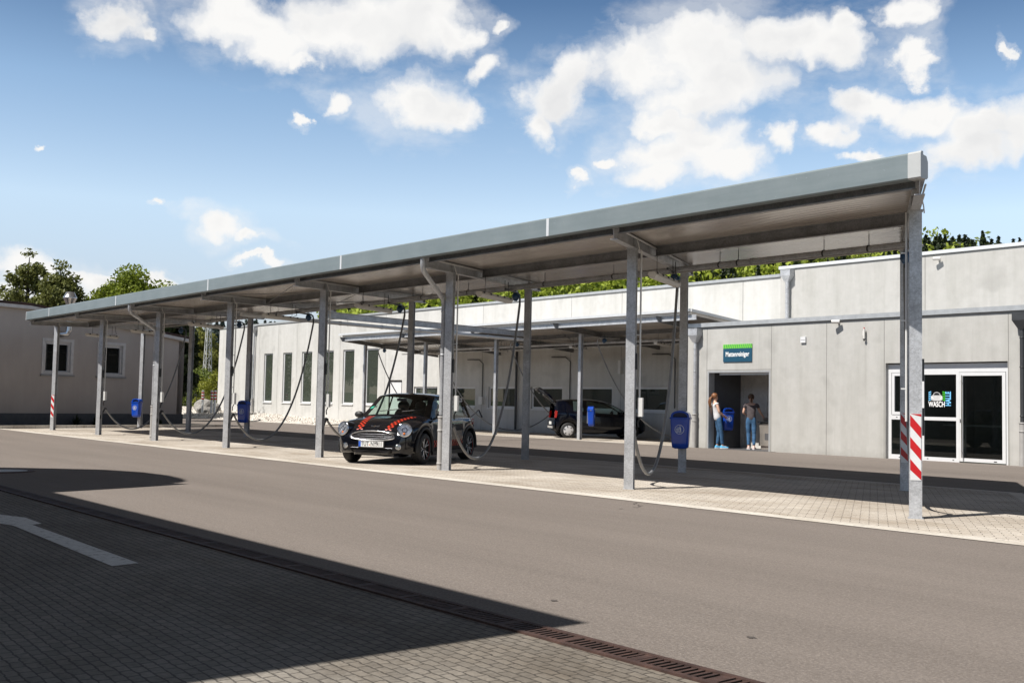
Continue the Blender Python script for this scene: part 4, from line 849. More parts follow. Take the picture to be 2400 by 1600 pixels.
for a,b_ in ((-12.4,-1),(-1,.9),(.9,8.7)):
    za,zb=oz(a),oz(b_); vs=[OP(a,za-.13,.27),OP(b_,zb-.13,.27),OP(b_,zb-.004,.27),OP(a,za-.004,.27)]; vs+=[v-nl*.30 for v in vs]; mb.add(vs,[(0,1,2,3),(7,6,5,4),(0,4,5,1),(1,5,6,2),(2,6,7,3),(3,7,4,0)])
mb.build('eave_board','window_frame_old',old,origin=OO)
for a,b_,z0,z1 in ops:
    f=.1; mb=MB()
    def bx(ta,tb,za,zb,d0,d1): 
        vs=[OP(t,z,d) for t in (ta,tb) for d in (d0,d1) for z in (za,zb)]; mb.add(vs,[(0,1,3,2),(4,6,7,5),(0,4,5,1),(2,3,7,6),(0,2,6,4),(1,5,7,3)])
    bx(a-.02,a+f,z0,z1+.02,.02,-.12); bx(b_-f,b_+.02,z0,z1+.02,.02,-.12); bx(a+f,b_-f,z0,z0+f,.02,-.12); bx(a+f,b_-f,z1-f,z1+.02,.02,-.12)
    g=f+.035; bx(a+g-.03,a+g+.05,z0+f,z1-f,-.06,-.14); bx(b_-g-.05,b_-g+.03,z0+f,z1-f,-.06,-.14); bx(a+g,b_-g,z1-g-.07,z1-f,-.06,-.14); bx(a+g,b_-g,z0+f,z0+f+.05,-.06,-.14)
    wd=mb.build('window','window_frame_old',old,origin=OO)
    mb=MB(); bx(a+.1,b_-.1,z0+.1,z1-.1,-.15,-.16); mb.build('pane','old_glass',wd,origin=OO)
    mb=MB(); bx(a-.06,b_+.06,z0-.07,z0-.003,.08,-.05); mb.build('sill','sill_grey',wd,origin=OO)
mb=MB(); c=OP(8.2,3.72,.12); mb.cyl(c,c+nl*.12,.09,14); mb.build('wall_lamp','lamp_white',old,origin=OO)
# steel flue with double cone cap
fl=empty('steel_flue',OP(2.45,3.6,.2),0,'shiny steel flue pipe with a double cone cap rising from the stucco wall','flue'); FO=OP(2.45,3.6,.2)
mb=MB(); mb.tube([OP(2.15,3.60,-.05),OP(2.25,3.58,.22),OP(2.4,3.6,.36),OP(2.46,3.75,.38),OP(2.46,3.95,.38),OP(2.46,5.0,.38)],.12,18); 
mb.build('pipe','tin',fl,origin=FO)
mb=MB(); mb.lathe([(.12,-.04),(.125,.0),(.255,.27),(.265,.29),(.255,.31),(.15,.52),(.0,.54)],OP(2.46,4.72,.38),n=28); mb.build('cone_cap','tin',fl,origin=FO)
# soil strip, kerb and ferns at its foot
mb=MB(); mb.add([OP(-12,.01,.02),OP(9.2,.01,.02),OP(9.2,.008,2.2),OP(-12,.008,2.6)],[(0,1,2,3)]); tag(mb.build('soil_strip','soil'),kind='structure')
mb=MB(); a_=OP(-12,0,2.6); b2=OP(9.2,0,2.2); mb.beam(a_+UP*.05,b2+UP*.05,nl,UP,.06,.06); tag(mb.build('kerb','curb_stone'),kind='structure')
mb=MB(); mb.box(-.1,.1,-.1,.1,0,.1)
def fern(t,d,s,lab):
    c=OP(t,0,d); r_=empty('fern_plant',c,0,lab,'plant','dark plants at the foot of the stucco wall'); mb=MB()
    for k in range(60):
        a=RS.uniform(0,2*PI); e=RS.uniform(.4,1.45); L=s*RS.uniform(.5,1); w_=.03
        dirv=Vector((Co(a)*Co(e),S(a)*Co(e),S(e))); sd_=dirv.cross(UP).normalized()*w_; p=Vector((0,0,0)); q=dirv*L*.6; r3=dirv*L-UP*L*.15*Co(e)
        mb.add([p-sd_*.4,p+sd_*.4,q+sd_,q-sd_],[(0,1,2,3)]); mb.add([q-sd_,q+sd_,r3],[(0,1,2)])
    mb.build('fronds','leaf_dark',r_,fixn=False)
fern(2.9,.45,.55,'dark bushy plant at the foot of the stucco wall below the left window'); fern(3.85,.45,.5,'dark bushy plant at the foot of the stucco wall left of the second post'); fern(6.9,.45,.35,'low dark plant at the foot of the stucco wall near its right corner')

# ------------------------------------------------------------------ building behind the photographer that casts the foreground shade
tn=1.34; HB=5.2; Yc=-7.38-HB/tn; Xc=34.68-.12*HB/tn
bk=empty('rear_service_building',(10,Yc-6,0),0,'plain concrete service building outside the picture whose shade falls on the foreground','building'); KO=Vector((10,Yc-6,0))
mb=MB(); mb.box(-24,Xc,Yc-12,Yc,0,HB); mb.build('wall','stucco',bk,origin=KO)
mb=MB(); mb.box(-24.1,Xc+.001,Yc-12,Yc-.001,HB+.001,HB+.02); mb.build('roof','roof_metal',bk,origin=KO)
sh=[(19.4,-7.38),(19.6,-7.0),(20.0,-6.4),(20.55,-5.75),(20.9,-5.36),(21.7,-5.02),(22.6,-4.93),(23.3,-5.0),(23.8,-5.15),(24.05,-5.35),(24.0,-5.5),(24.33,-5.33),(24.67,-6.3),(24.97,-7.38)]
pl=[(x-.12*(y-Yc),(y-Yc)*tn) for x,y in sh]
mb=MB(); mb.prism(pl,(0,Yc,0),(1,0,0),(0,0,1),(0,-.3,0)); mb.build('arched_shade_panel','stucco',bk,origin=KO)  # unseen panel, shaped back from the rounded shadow in the foreground

# ------------------------------------------------------------------ vegetation
def leaf_mesh(name,centers,size,mat,parent=None,origin=(0,0,0),aspect=.6,var=.4):
    n=len(centers); c=np.asarray(centers,float)-np.asarray(origin,float)
    u=RS.normal(size=(n,3)); u/=np.linalg.norm(u,axis=1)[:,None]; t=RS.normal(size=(n,3)); v=np.cross(u,t); v/=np.linalg.norm(v,axis=1)[:,None]
    s=(size*(1-var+2*var*RS.rand(n)))[:,None]*.5; u=u*s; v=v*s*aspect
    vs=np.stack([c-u,c+v*.9-u*.1,c+u,c-v*.9+u*.1],1).reshape(-1,3)
    me=bpy.data.meshes.new(name); me.vertices.add(4*n); me.vertices.foreach_set('co',vs.ravel()); me.loops.add(4*n); me.loops.foreach_set('vertex_index',np.arange(4*n)); me.polygons.add(n); me.polygons.foreach_set('loop_start',np.arange(n)*4); me.polygons.foreach_set('loop_total',np.full(n,4)); me.update(calc_edges=True)
    me.materials.append(M[mat]); o=bpy.data.objects.new(name,me); col.objects.link(o)
    if parent: o.parent=parent
    elif origin is not None: o.location=origin
    return o
def tree(name,base,h,rad,crown0,mat,label,cat='tree',group=None,nl=9000,ls=.22,seed=1,limbs=26,shape=1.0,clump=.55,tr=.22,airy=0.,mat2=None):
    rnd=random.Random(seed); rs=np.random.RandomState(seed); b=Vector(base); t=empty(name,b,0,label,cat,group); mb=MB(); ends=[]
    mb.tube([(0,0,-.3),(0,0,h*.35),(rnd.uniform(-.2,.2),rnd.uniform(-.2,.2),h*.7),(0,0,h*.93)],tr,8,radii=[tr,tr*.8,tr*.45,tr*.1])
    for k in range(limbs):
        f=(k+.5)/limbs; z0=crown0+(h-crown0)*f*.85; a=k*2.4+rnd.uniform(-.4,.4); prof=math.sin(PI*min(1,(.12+.88*f)**.8*.93+.02))**.7*shape if shape<5 else 1
        L=rad*max(.25,prof)*rnd.uniform(.65,1.05); rise=rnd.uniform(.15,.55)*(1+f)
        p0=Vector((0,0,z0*.92)); p1=p0+Vector((Co(a)*L*.5,S(a)*L*.5,L*rise*.45)); p2=p0+Vector((Co(a)*L,S(a)*L,L*rise*.75)); p2.z=min(p2.z,h)
        mb.tube([p0,p1,p2],.05,5,radii=[tr*.35*(1-f*.5),tr*.2,tr*.05])
        for q,wt in ((.55,.8),(.8,1),(1.,1)): 
            pp=p0.lerp(p2,q)+Vector((rnd.gauss(0,.12),rnd.gauss(0,.12),rnd.gauss(0,.1)))*rad; ends.append((pp,wt))
    ends.append((Vector((0,0,h*.95)),.6))
    mb.build('trunk','bark',t)
    W=np.array([e[1] for e in ends]); W=W/W.sum(); idx=rs.choice(len(ends),nl,p=W); C_=np.array([tuple(e[0]) for e in ends])[idx]
    off=rs.normal(size=(nl,3)); off/=np.linalg.norm(off,axis=1)[:,None]; rr=clump*rad*.5*(rs.rand(nl)**(.45+airy))[:,None]*np.array([1,1,.8])
    P_=C_+off*rr; P_[:,2]=np.maximum(P_[:,2],crown0*.75)
    leaf_mesh('crown',P_,ls,mat,t,(0,0,0))
    return t
def at(azd,r,z=0): return Vector((CX+r*S(R(azd)),CY+r*Co(R(azd)),z))
# trees behind the stucco building (far left)
tree('birch_tree',at(-74.75,68,.5),9.2,1.9,3.2,'leaf_olive','loose airy birch with a thin top twig above the stucco roof','tree',nl=9000,ls=.22,seed=3,limbs=30,clump=.5,airy=.6,group='trees behind the stucco building')
tree('birch_tree',at(-73.35,66,.5),8.3,1.45,3.0,'leaf_olive','dense olive tree right of the airy birch, beside the steel flue','tree',nl=17000,ls=.22,seed=5,limbs=34,clump=.8,group='trees behind the stucco building')
tree('birch_tree',at(-76.3,72,.5),6.4,2.6,2.2,'leaf_olive','low olive tree cut by the left edge of the picture','tree',nl=6000,ls=.2,seed=8,clump=.7,group='trees behind the stucco building')
tree('maple_tree',at(-69.95,68,.5),8.2,2.5,2.4,'leaf_bright','round bright green maple rising behind the front canopy roof','tree',nl=42000,ls=.20,seed=11,limbs=40,clump=.8,group='trees behind the stucco building')
tree('maple_tree',at(-71.3,66,.5),7.0,1.1,2.2,'leaf_bright','smaller bright green maple crown left of the round maple','tree',nl=19000,ls=.20,seed=12,limbs=26,clump=.85,group='trees behind the stucco building')
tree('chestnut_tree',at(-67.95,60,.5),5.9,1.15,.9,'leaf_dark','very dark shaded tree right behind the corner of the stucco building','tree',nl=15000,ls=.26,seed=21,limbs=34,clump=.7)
tree('willow_tree',at(-66.7,92,.8),6.4,2.1,1.0,'leaf_willow','yellow green willow in the gap between the two buildings','tree',nl=12000,ls=.22,seed=23,limbs=36,clump=.6,group='trees in the gap between the buildings')
tree('willow_tree',at(-65.3,98,.8),5.2,2.4,.6,'leaf_willow','low yellow green tree behind the lattice mast','tree',nl=9000,ls=.22,seed=24,limbs=30,clump=.65,group='trees in the gap between the buildings')
tree('hedge_bush',at(-67.4,84,.5),3.2,1.8,.1,'leaf_beech_mid','dark green bush at the bottom of the gap left of the bollards','bush',nl=8000,ls=.18,seed=25,limbs=24,clump=.8,tr=.08,group='bushes in the gap between the buildings')
tree('hedge_bush',at(-65.75,80,.5),2.5,1.3,.1,'leaf_bush','bright yellow green bush beside the corner of the tall hall','bush',nl=5500,ls=.15,seed=26,limbs=20,clump=.8,tr=.06,group='bushes in the gap between the buildings')
# trees left of the frame and along the road, seen mirrored in the tall windows
for k,(x,y,h) in enumerate([(-55,9,9),(-62,2,10),(-72,12,11),(-70,-6,10),(-84,2,12)]):
    tree('lime_tree',(x,y,.3),h,3.6,1.5,'leaf_bright','leafy lime tree beyond the left edge, mirrored in the tall windows','tree',nl=6000,ls=.34,seed=40+k,limbs=24,clump=.7,group='lime trees beyond the left edge')
# lattice mast, stump, bollards, boulder, fence
ms_=at(-66.25,88,.4); mo=empty('lattice_mast',ms_,0,'tall narrow grey lattice mast in the gap between the buildings','mast'); mb=MB(); hh=6.6
for a,b_ in ((-1,-1),(1,-1),(1,1),(-1,1)): mb.tube([(a*.32,b_*.32,0),(a*.14,b_*.14,hh)],.035,5)
n=13
for k in range(n):
    z0=hh*k/n; z1=hh*(k+1)/n; w0=.32-.18*k/n; w1=.32-.18*(k+1)/n; s_=1 if k%2 else -1
    for (p,q) in (((-s_*w0,-w0,z0),(s_*w1,-w1,z1)),((-s_*w0,w0,z0),(s_*w1,w1,z1)),((w0,-s_*w0,z0),(w1,s_*w1,z1)),((-w0,-s_*w0,z0),(-w1,s_*w1,z1))): mb.tube([p,q],.022,4)
mb.build('lattice','mast_grey',mo); mb=MB(); mb.box(-.2,.2,-.2,.2,hh,hh+.12); mb.build('head','mast_grey',mo)
st=at(-66.9,84,.4); mb=MB(); mb.cyl((st.x,st.y,.3),(st.x,st.y,2.35),.22,12,.2); tag(mb.build('tree_stump','grey_plastic',origin=tuple(st)),'tall pale cut tree trunk left of the lattice mast','stump')
def bollard(p,l):
    t=empty('bollard',p,0,l,'bollard','red and white bollards in the gap between the buildings'); mb=MB(); mb.cyl((0,0,-.2),(0,0,1.15),.075,12); mb.lathe([(.075,1.15),(.06,1.2),(0,1.22)],(0,0,0),n=12); mb.build('post','stripe_white',t)
    mb=MB()
    for k in range(3): mb.lathe([(.077,.62+k*.19),(.079,.62+k*.19),(.079,.71+k*.19),(.077,.71+k*.19)],(0,0,0),n=12)
    mb.build('red_bands','stripe_red',t)
for a,r,l in ((-67.07,72,'leftmost red and white bollard, standing alone beside the back post'),(-66.42,72,'red and white bollard just left of the boulder'),(-65.98,70,'left bollard of the close pair in front of the boulder'),(-65.82,68,'right bollard of the close pair, nearest the tall hall')): bollard(at(a,r,.5),l)
mb=MB(); c=at(-66.22,73,.45); bm=bmesh.new(); bmesh.ops.create_icosphere(bm,subdivisions=3,radius=1)
for v in bm.verts:
    n_=noise.noise(v.co*1.3)*.45+noise.noise(v.co*3.1)*.15; v.co=v.co*(1+n_); v.co=Vector((v.co.x*.72,v.co.y*.72,max(v.co.z*.55+.12,-.2)))+c
mb.add([v.co.copy() for v in bm.verts],[[x.index for x in f.verts] for f in bm.faces]); bm.free(); tag(mb.build('boulder','boulder_stone',origin=tuple(c)),'big angular grey boulder behind the pair of bollards','boulder')
fo=empty('wire_fence',at(-67,76,.4),0,'low dark wire fence between the bollards and the trees','fence'); mb=MB(); a_=at(-69.5,76,.4); b2=at(-65.2,78,.4); dd=(b2-a_).normalized()
for k in range(12): p=a_.lerp(b2,k/11); mb.tube([p,p+UP*1.1],.02,5)
for k in range(9): mb.tube([a_+UP*(.15+k*.11),b2+UP*(.15+k*.11)],.006,4)
mb.build('wire_panel','dark_metal',fo,origin=tuple(fo.location))
# wooded hill behind the halls
def blob_tree(rs,base,h,r,kind,n):
    b=np.array(base)
    if kind=='leaf':
        m=n; k=rs.randint(5,9); cs=rs.normal(size=(k,3))*np.array([r*.42,r*.42,h*.18])+np.array([0,0,h*.62]); i=rs.randint(0,k,m); o=rs.normal(size=(m,3)); o/=np.linalg.norm(o,axis=1)[:,None]
        return b+cs[i]+o*(r*.55)*(.6+.4*rs.rand(m))[:,None]
    z=rs.rand(n)**.75; a=rs.rand(n)*2*PI; rad=r*(1-z)**.9*(.45+.55*rs.rand(n)); lay=.75+.25*np.sin(z*h*3.2+a*1.5)
    return b+np.stack([np.cos(a)*rad*lay,np.sin(a)*rad*lay,h*.12+z*h*.9],1)
rsf=np.random.RandomState(5); groups={'leaf_beech':[],'leaf_beech_mid':[],'needle_dark':[]}
for k in range(2300):
    a=rsf.uniform(-60,-18); r=rsf.uniform(215,345)
    p=at(a,r); z=hillz(a,r); top=math.degrees(math.atan((z+15)/r))
    if top<ridge(a)-2.2: continue
    conif=rsf.rand()<(.22+.55*smooth(-44,-30,a)+ .15*smooth(290,330,r))
    if conif: h=rsf.uniform(9,14); groups['needle_dark'].append(blob_tree(rsf,(p.x,p.y,z),h,h*.24,'needle',230))
    else: h=rsf.uniform(9,12.5); groups['leaf_beech' if rsf.rand()<.7 else 'leaf_beech_mid'].append(blob_tree(rsf,(p.x,p.y,z),h,rsf.uniform(4,5.5),'leaf',260))
for k,(nm,lab,ls) in {'leaf_beech':('beech_wood','bright spring green beech wood on the hill behind the hall',1.15),'leaf_beech_mid':('mixed_wood','mid green trees scattered through the beech wood on the hill',1.15),'needle_dark':('spruce_wood','dark spruce wood on the hill behind the hall',1.0)}.items():
    tag(leaf_mesh(nm,np.concatenate(groups[k]),ls,k),lab,'wood',None,'stuff')
# spruces one can tell apart on the skyline right of the striped post
for k,(a,e,l) in enumerate([(-30.2,8.15,'dark spruce on the skyline just right of the striped post'),(-29.75,8.35,'second dark spruce right of the striped post, with a pointed top'),(-29.35,8.2,'rounded dark spruce in the middle of the skyline group'),(-28.95,8.5,'broad dark spruce in the skyline group'),(-28.5,8.35,'last broad spruce of the dense skyline group'),(-27.75,8.25,'small spruce left of the tallest skyline spruce'),(-27.2,8.75,'tallest spruce on the skyline, standing at the right'),(-26.7,8.05,'tiny spruce top right of the tallest skyline spruce'),(-26.3,8.1,'rightmost small spruce top just above the upper roof')]):
    r=320; p=at(a,r); z=hillz(a,r); h=max(6,math.tan(R(e))*r+1.2-z); t=empty('spruce_tree',(p.x,p.y,z),0,l,'tree','spruces on the skyline'); mb=MB(); mb.tube([(0,0,-.5),(0,0,h*.95)],.2,6,radii=[.25,.04]); mb.build('trunk','bark',t)
    rs=np.random.RandomState(100+k); leaf_mesh('crown',blob_tree(rs,(0,0,0),h,h*(.36 if k in(2,3,4) else .27),'needle',900),.9,'needle_dark',t,(0,0,0))
# far forest in the gap on the left, haze painted as paler blue
G=[]
for k in range(420):
    a=rsf.uniform(-75,-60); r=rsf.uniform(480,620); p=at(a,r); z=hillz(a,r); zz=math.tan(R(3.55 if a<-66 else 3.85))*r-12; G.append(blob_tree(rsf,(p.x,p.y,zz-rsf.uniform(0,9)),rsf.uniform(12,16),3.2,'needle',150))
tag(leaf_mesh('far_spruce_forest',np.concatenate(G),1.6,'needle_haze'),'distant spruce forest coloured blue green for haze in the gap between the buildings','forest',None,'stuff')
mb=MB(); vs=[]; aa=list(range(-80,-54,2))
for a in aa:
    z=math.tan(R(3.45 if a<-66 else 3.75))*600-10; vs+=[tuple(at(a,420,0)),tuple(at(a,470,z*.55)),tuple(at(a,630,z))]
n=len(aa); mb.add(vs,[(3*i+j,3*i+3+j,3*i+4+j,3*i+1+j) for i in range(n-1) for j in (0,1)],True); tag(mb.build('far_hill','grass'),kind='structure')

# ------------------------------------------------------------------ cars
def interp(keys,x):
    ks=sorted(keys); 
    if x<=ks[0][0]: return ks[0][1]
    if x>=ks[-1][0]: return ks[-1][1]
    for i in range(len(ks)-1):
        if x<=ks[i+1][0]:
            p0=ks[max(i-1,0)];p1=ks[i];p2=ks[i+1];p3=ks[min(i+2,len(ks)-1)]; h=p2[0]-p1[0]; t=(x-p1[0])/h
            m1=(p2[1]-p0[1])/(p2[0]-p0[0]) if p2[0]!=p0[0] else 0; m2=(p3[1]-p1[1])/(p3[0]-p1[0]) if p3[0]!=p1[0] else 0
            d=(p2[1]-p1[1])/h
            if d==0: m1=m2=0
            else:
                if m1/d<0: m1=0
                if m2/d<0: m2=0
                m1=max(-3*abs(d),min(3*abs(d),m1)); m2=max(-3*abs(d),min(3*abs(d),m2))
            t2=t*t;t3=t2*t; return (2*t3-3*t2+1)*p1[1]+(t3-2*t2+t)*h*m1+(-2*t3+3*t2)*p2[1]+(t3-t2)*h*m2
def car_body(sp,t):
    xs=[]; x=sp['x0']
    while x<sp['x1']: xs.append(x); x+=.035 if (min(abs(x-sp['xf']),abs(x-sp['xr']))<.45 or x<sp['x0']+.3 or x>sp['x1']-.35) else .05
    xs.append(sp['x1']); xs=sorted(set([round(v,4) for v in xs]+[v for v in sp['cuts']])); rows=[]; rw=sp['rw']; ra=sp['ra']
    for x in xs:
        w=interp(sp['w'],x); zt=interp(sp['top'],x); zb=min(interp(sp['belt'],x),zt-.01); wr=interp(sp['wr'],x); bot=interp(sp['bot'],x); sill=bot+.05
        arch=None
        for xa in (sp['xf'],sp['xr']):
            if abs(x-xa)<ra: arch=rw+math.sqrt(ra*ra-(x-xa)**2)
        zs=sill if arch is None else max(sill,arch)
        cr=interp(sp['crown'],x); ze=max(zb+.004,zt-cr)
        pts=[(0,bot),(w*.58,bot),(w*.60,max(zs-.01,bot+.02)),(w*.965,zs-.005),(w*.99,zs+.03)]
        zm=max(zs+.05,.5); 
        pts+=[(w*1.0,zs+.06+(zb-zs)*.25),(w*1.0,zs+.06+(zb-zs)*.5),(w*.99,zs+(zb-zs)*.8),(w*.975,zb-.03),(w*.945,zb)]
        wb=w*.945
        for f in (.06,.5,.94): pts.append((wb+(wr-wb)*f**1.05,zb+(ze-zb)*f))
        pts.append((wr,ze)); 
        for f in (.93,.82,.6,.3,0): pts.append((wr*f,zt-(zt-ze)*(f**3.2)))
        rows.append(pts)
    n=len(rows[0]); body=MB(); gl=MB(); vs=[]
    for x,r in zip(xs,rows): vs+=[(x,-y,z) for y,z in r]+[(x,y,z) for y,z in r]
    m=2*n; G0,G1=9,13   # glass band indices on the side: between points 10..12 ; top indices from 14
    bf=[];gf=[]
    for i in range(len(xs)-1):
        xm=(xs[i]+xs[i+1])/2
        for j in range(n-1):
            side=j in (10,11) ; top=j>=15
            isg=False
            zt=interp(sp['top'],xm)
            if side and any(a<xm<b_ for a,b_ in sp['side_glass']) and rows[i][12][1]-rows[i][10][1]>.06: isg=True
            if top and any(a<xm<b_ for a,b_ in sp['top_glass']): isg=True
            for s_ in (0,1):
                a=i*m+s_*n+j; q=(a,a+1,a+m+1,a+m) if s_ else (a,a+m,a+m+1,a+1)
                (gf if isg else bf).append(q)
    for ii,rev in ((0,False),(len(xs)-1,True)):
        if ii==0 and sp.get('open_rear'):
            k0=6
        else: k0=n-1
        for j in range(k0):
            a=ii*m+j; q=(a,a+1,a+n+1,a+n); bf.append(q)
    body.add(vs,bf,True); b=body.build('body',sp['paint'],t)
    gl.add(vs,gf,True); g=gl.build('windows','car_glass',t)
    for o_ in (b,g):
        me=o_.data; bm=bmesh.new(); bm.from_mesh(me); bmesh.ops.delete(bm,geom=[v for v in bm.verts if not v.link_faces],context='VERTS'); bmesh.ops.remove_doubles(bm,verts=bm.verts,dist=.0005)
        bmesh.ops.recalc_face_normals(bm,faces=bm.faces)
        for e in bm.edges:
            if len(e.link_faces)==2 and e.calc_face_angle(0)>R(38): e.smooth=False
        bm.to_mesh(me); bm.free()
    return b,g
def wheel(t,x,y,r,w_,style,side):
    wt=MB(); prof=[(r*.66,-w_/2),(r*.93,-w_/2),(r*.99,-w_*.38),(r,-w_*.2),(r,w_*.2),(r*.99,w_*.38),(r*.93,w_/2),(r*.66,w_/2)]
    wt.lathe(prof,(0,0,0),(0,1,0),40); o=wt.build('wheel','dark_rubber',t); o.location=(x,y,r); o.rotation_euler=(0,.3,0)
    yo=side*(w_/2-.012); mb=MB()
    if style=='spoke':
        mb.lathe([(r*.68,yo-side*.01),(r*.68,yo-side*.12),(0,yo-side*.1)],(0,0,0),(0,1,0),36); mb.lathe([(r*.64,yo-side*.01),(r*.69,yo+side*.002),(r*.70,yo-side*.008)],(0,0,0),(0,1,0),40); mb.build('rim','rim_black',o)
        mb=MB()
        for k in range(5):
            a=2*PI*k/5+.3
            for s_ in (-1,1):
                p0=Vector((Co(a)*r*.10,yo-side*.02,S(a)*r*.10)); a2=a+s_*.24; p1=Vector((Co(a2)*r*.66,yo-side*.004,S(a2)*r*.66)); pm=Vector((Co(a+s_*.10)*r*.34,yo-side*.012,S(a+s_*.10)*r*.34))
                mb.tube([p0,pm,p1],.009,6)
        mb.build('spokes','rim_silver',o); mb=MB(); mb.lathe([(r*.665,yo+side*.004),(r*.685,yo+side*.01),(r*.705,yo+side*.004)],(0,0,0),(0,1,0),44); mb.build('red_ring','rim_red',o)
        mb=MB(); mb.cyl((0,yo-side*.03,0),(0,yo-side*.0,0),r*.11,16); mb.build('hub_cap','rim_black',o)
    else:
        mb.lathe([(r*.70,yo),(r*.66,yo+side*.006),(r*.3,yo+side*.012),(r*.1,yo+side*.018),(0,yo+side*.018)],(0,0,0),(0,1,0),36); mb.build('rim','rim_silver',o); mb=MB()
        for k in range(6):
            a=2*PI*k/6; c=Vector((Co(a)*r*.50,yo+side*.0145,S(a)*r*.50)); mb.obox(c,(Co(a)*r*.10,0,S(a)*r*.10),(-S(a)*r*.045,0,Co(a)*r*.045),(0,.004,0))
        mb.build('rim_slots','rim_black',o)
    return o
def arch_flare(t,x,side,r,ra,hw,mat):
    pts=[];n=18
    for k in range(n+1): a=R(-8)+R(196)*k/n; pts.append((x+Co(a)*(ra+.025),side*(hw-.012),r+S(a)*(ra+.025)))
    mb=MB(); mb.tube(pts,.034,8); mb.build('wheel_arch','trim_black' if not mat else mat,t)
def seat(t,x,y):
    mb=MB(); 
    for (c,u,v,w_) in (((x,y,.46),(.25,0,.02),(0,.23,0),(-.01,0,.08)),): mb.obox(c,u,v,w_)
    o=mb.build('seat','seat_fabric',t); bm=bmesh.new(); bmesh.ops.create_uvsphere(bm,u_segments=14,v_segments=8,radius=1)
    mb=MB(); vs=[(x-.26+v.co.x*.09-.12*(v.co.z*.3),y+v.co.y*.23,.80+v.co.z*.32) for v in bm.verts]; mb.add(vs,[[q.index for q in f.verts] for f in bm.faces],True); mb.build('seat_back','seat_fabric',t)
    mb=MB(); vs=[(x-.33+v.co.x*.06,y+v.co.y*.14,1.14+v.co.z*.12) for v in bm.verts]; mb.add(vs,[[q.index for q in f.verts] for f in bm.faces],True); mb.build('headrest','seat_fabric',t); bm.free()
def mirror(t,x,y,z,side,mat):
    bm=bmesh.new(); bmesh.ops.create_uvsphere(bm,u_segments=16,v_segments=10,radius=1); mb=MB(); mb.add([(x+v.co.x*.055,y+side*.11+v.co.y*.10,z+v.co.z*.068) for v in bm.verts],[[q.index for q in f.verts] for f in bm.faces],True); mb.tube([(x,y-side*.02,z-.05),(x,y+side*.06,z-.03)],.02,8); mb.build('mirror',mat,t); bm.free()
def conform(bvh,pts,off=.004,down=True):
    out=[]
    for x,y in pts:
        h=bvh.ray_cast(Vector((x,y,3)),Vector((0,0,-1))); out.append((x,y,(h[0].z if h[0] else .9)+off))
    return out

FD=Vector((S(A),-Co(A),0)); LV=Vector((-FD.y,FD.x,0))
mini=empty('checkered_car',(0,0,0),0,'small black car with red checkered bonnet stripes parked under the front canopy','car')
MS=dict(x0=-1.80,x1=1.92,xf=1.235,xr=-1.235,rw=.31,ra=.375,paint='car_black',cuts=[.84,.34,-1.50,-.45,-.37],
 w=[(-1.80,.66),(-1.7,.76),(-1.5,.815),(-1.235,.84),(0,.83),(1.235,.84),(1.5,.825),(1.70,.785),(1.80,.73),(1.88,.64),(1.92,.55)],
 top=[(-1.80,.72),(-1.76,.86),(-1.70,.96),(-1.50,1.30),(-1.38,1.37),(-.8,1.40),(0,1.415),(.22,1.40),(.34,1.365),(.86,.955),(1.0,.93),(1.3,.885),(1.55,.825),(1.72,.76),(1.84,.685),(1.90,.60),(1.92,.52)],
 belt=[(-1.80,.66),(-1.7,.84),(-1.3,.89),(0,.875),(.8,.865),(1.235,.845),(1.5,.79),(1.70,.72),(1.80,.66),(1.88,.59),(1.92,.48)],
 wr=[(-1.80,.55),(-1.7,.62),(-1.5,.60),(-1.3,.63),(0,.645),(.30,.625),(.6,.69),(.86,.76),(1.235,.77),(1.5,.74),(1.70,.68),(1.80,.61),(1.88,.52),(1.92,.44)],
 bot=[(-1.80,.34),(-1.6,.24),(-1.2,.18),(1.4,.18),(1.7,.17),(1.86,.18),(1.92,.23)],
 crown=[(-1.8,.04),(-1.5,.06),(0,.05),(.42,.05),(1.0,.045),(1.3,.06),(1.9,.05)],
 side_glass=[(-1.42,-.45),(-.37,.74)],top_glass=[(.36,.83),(-1.68,-1.52)])
mbody,mg=car_body(MS,mini); dg=None
bvh=BVHTree.FromObject(mbody,bpy.context.evaluated_depsgraph_get())
for x,s_ in ((1.235,-1),(1.235,1),(-1.235,-1),(-1.235,1)): wheel(mini,x,s_*.745,.31,.19,'spoke',s_); arch_flare(mini,x,s_,.31,.375,.838,None)
# lower dark skirt
mb=MB()
for s_ in (-1,1): mb.box(-.85,.85,min(s_*.80,s_*.845),max(s_*.80,s_*.845),.17,.25)
mb.build('side_skirt','trim_black',mini)
mb=MB(); mb.box(-1.0,1.1,-.6,.6,.30,.34); mb.box(.62,.88,-.66,.66,.66,.86); mb.build('dashboard','seat_fabric',mini)
mb=MB(); mb.lathe([(.17,-.012),(.19,0),(.17,.012),(.165,0),(.17,-.012)],(.50,.35,.86),(-.9,0,.42),24); mb.build('steering_wheel','black_plastic',mini)
for y in (-.34,.34): seat(mini,.02,y)
seat(mini,-.82,-.3); seat(mini,-.82,.3)
mb=MB(); mb.obox((.55,0,1.27),(.02,0,0),(0,.10,0),(0,0,.03)); mb.build('rear_view_mirror','black_plastic',mini)
mirror(mini,.66,-.80,.95,-1,'black_plastic'); mirror(mini,.66,.80,.95,1,'black_plastic')
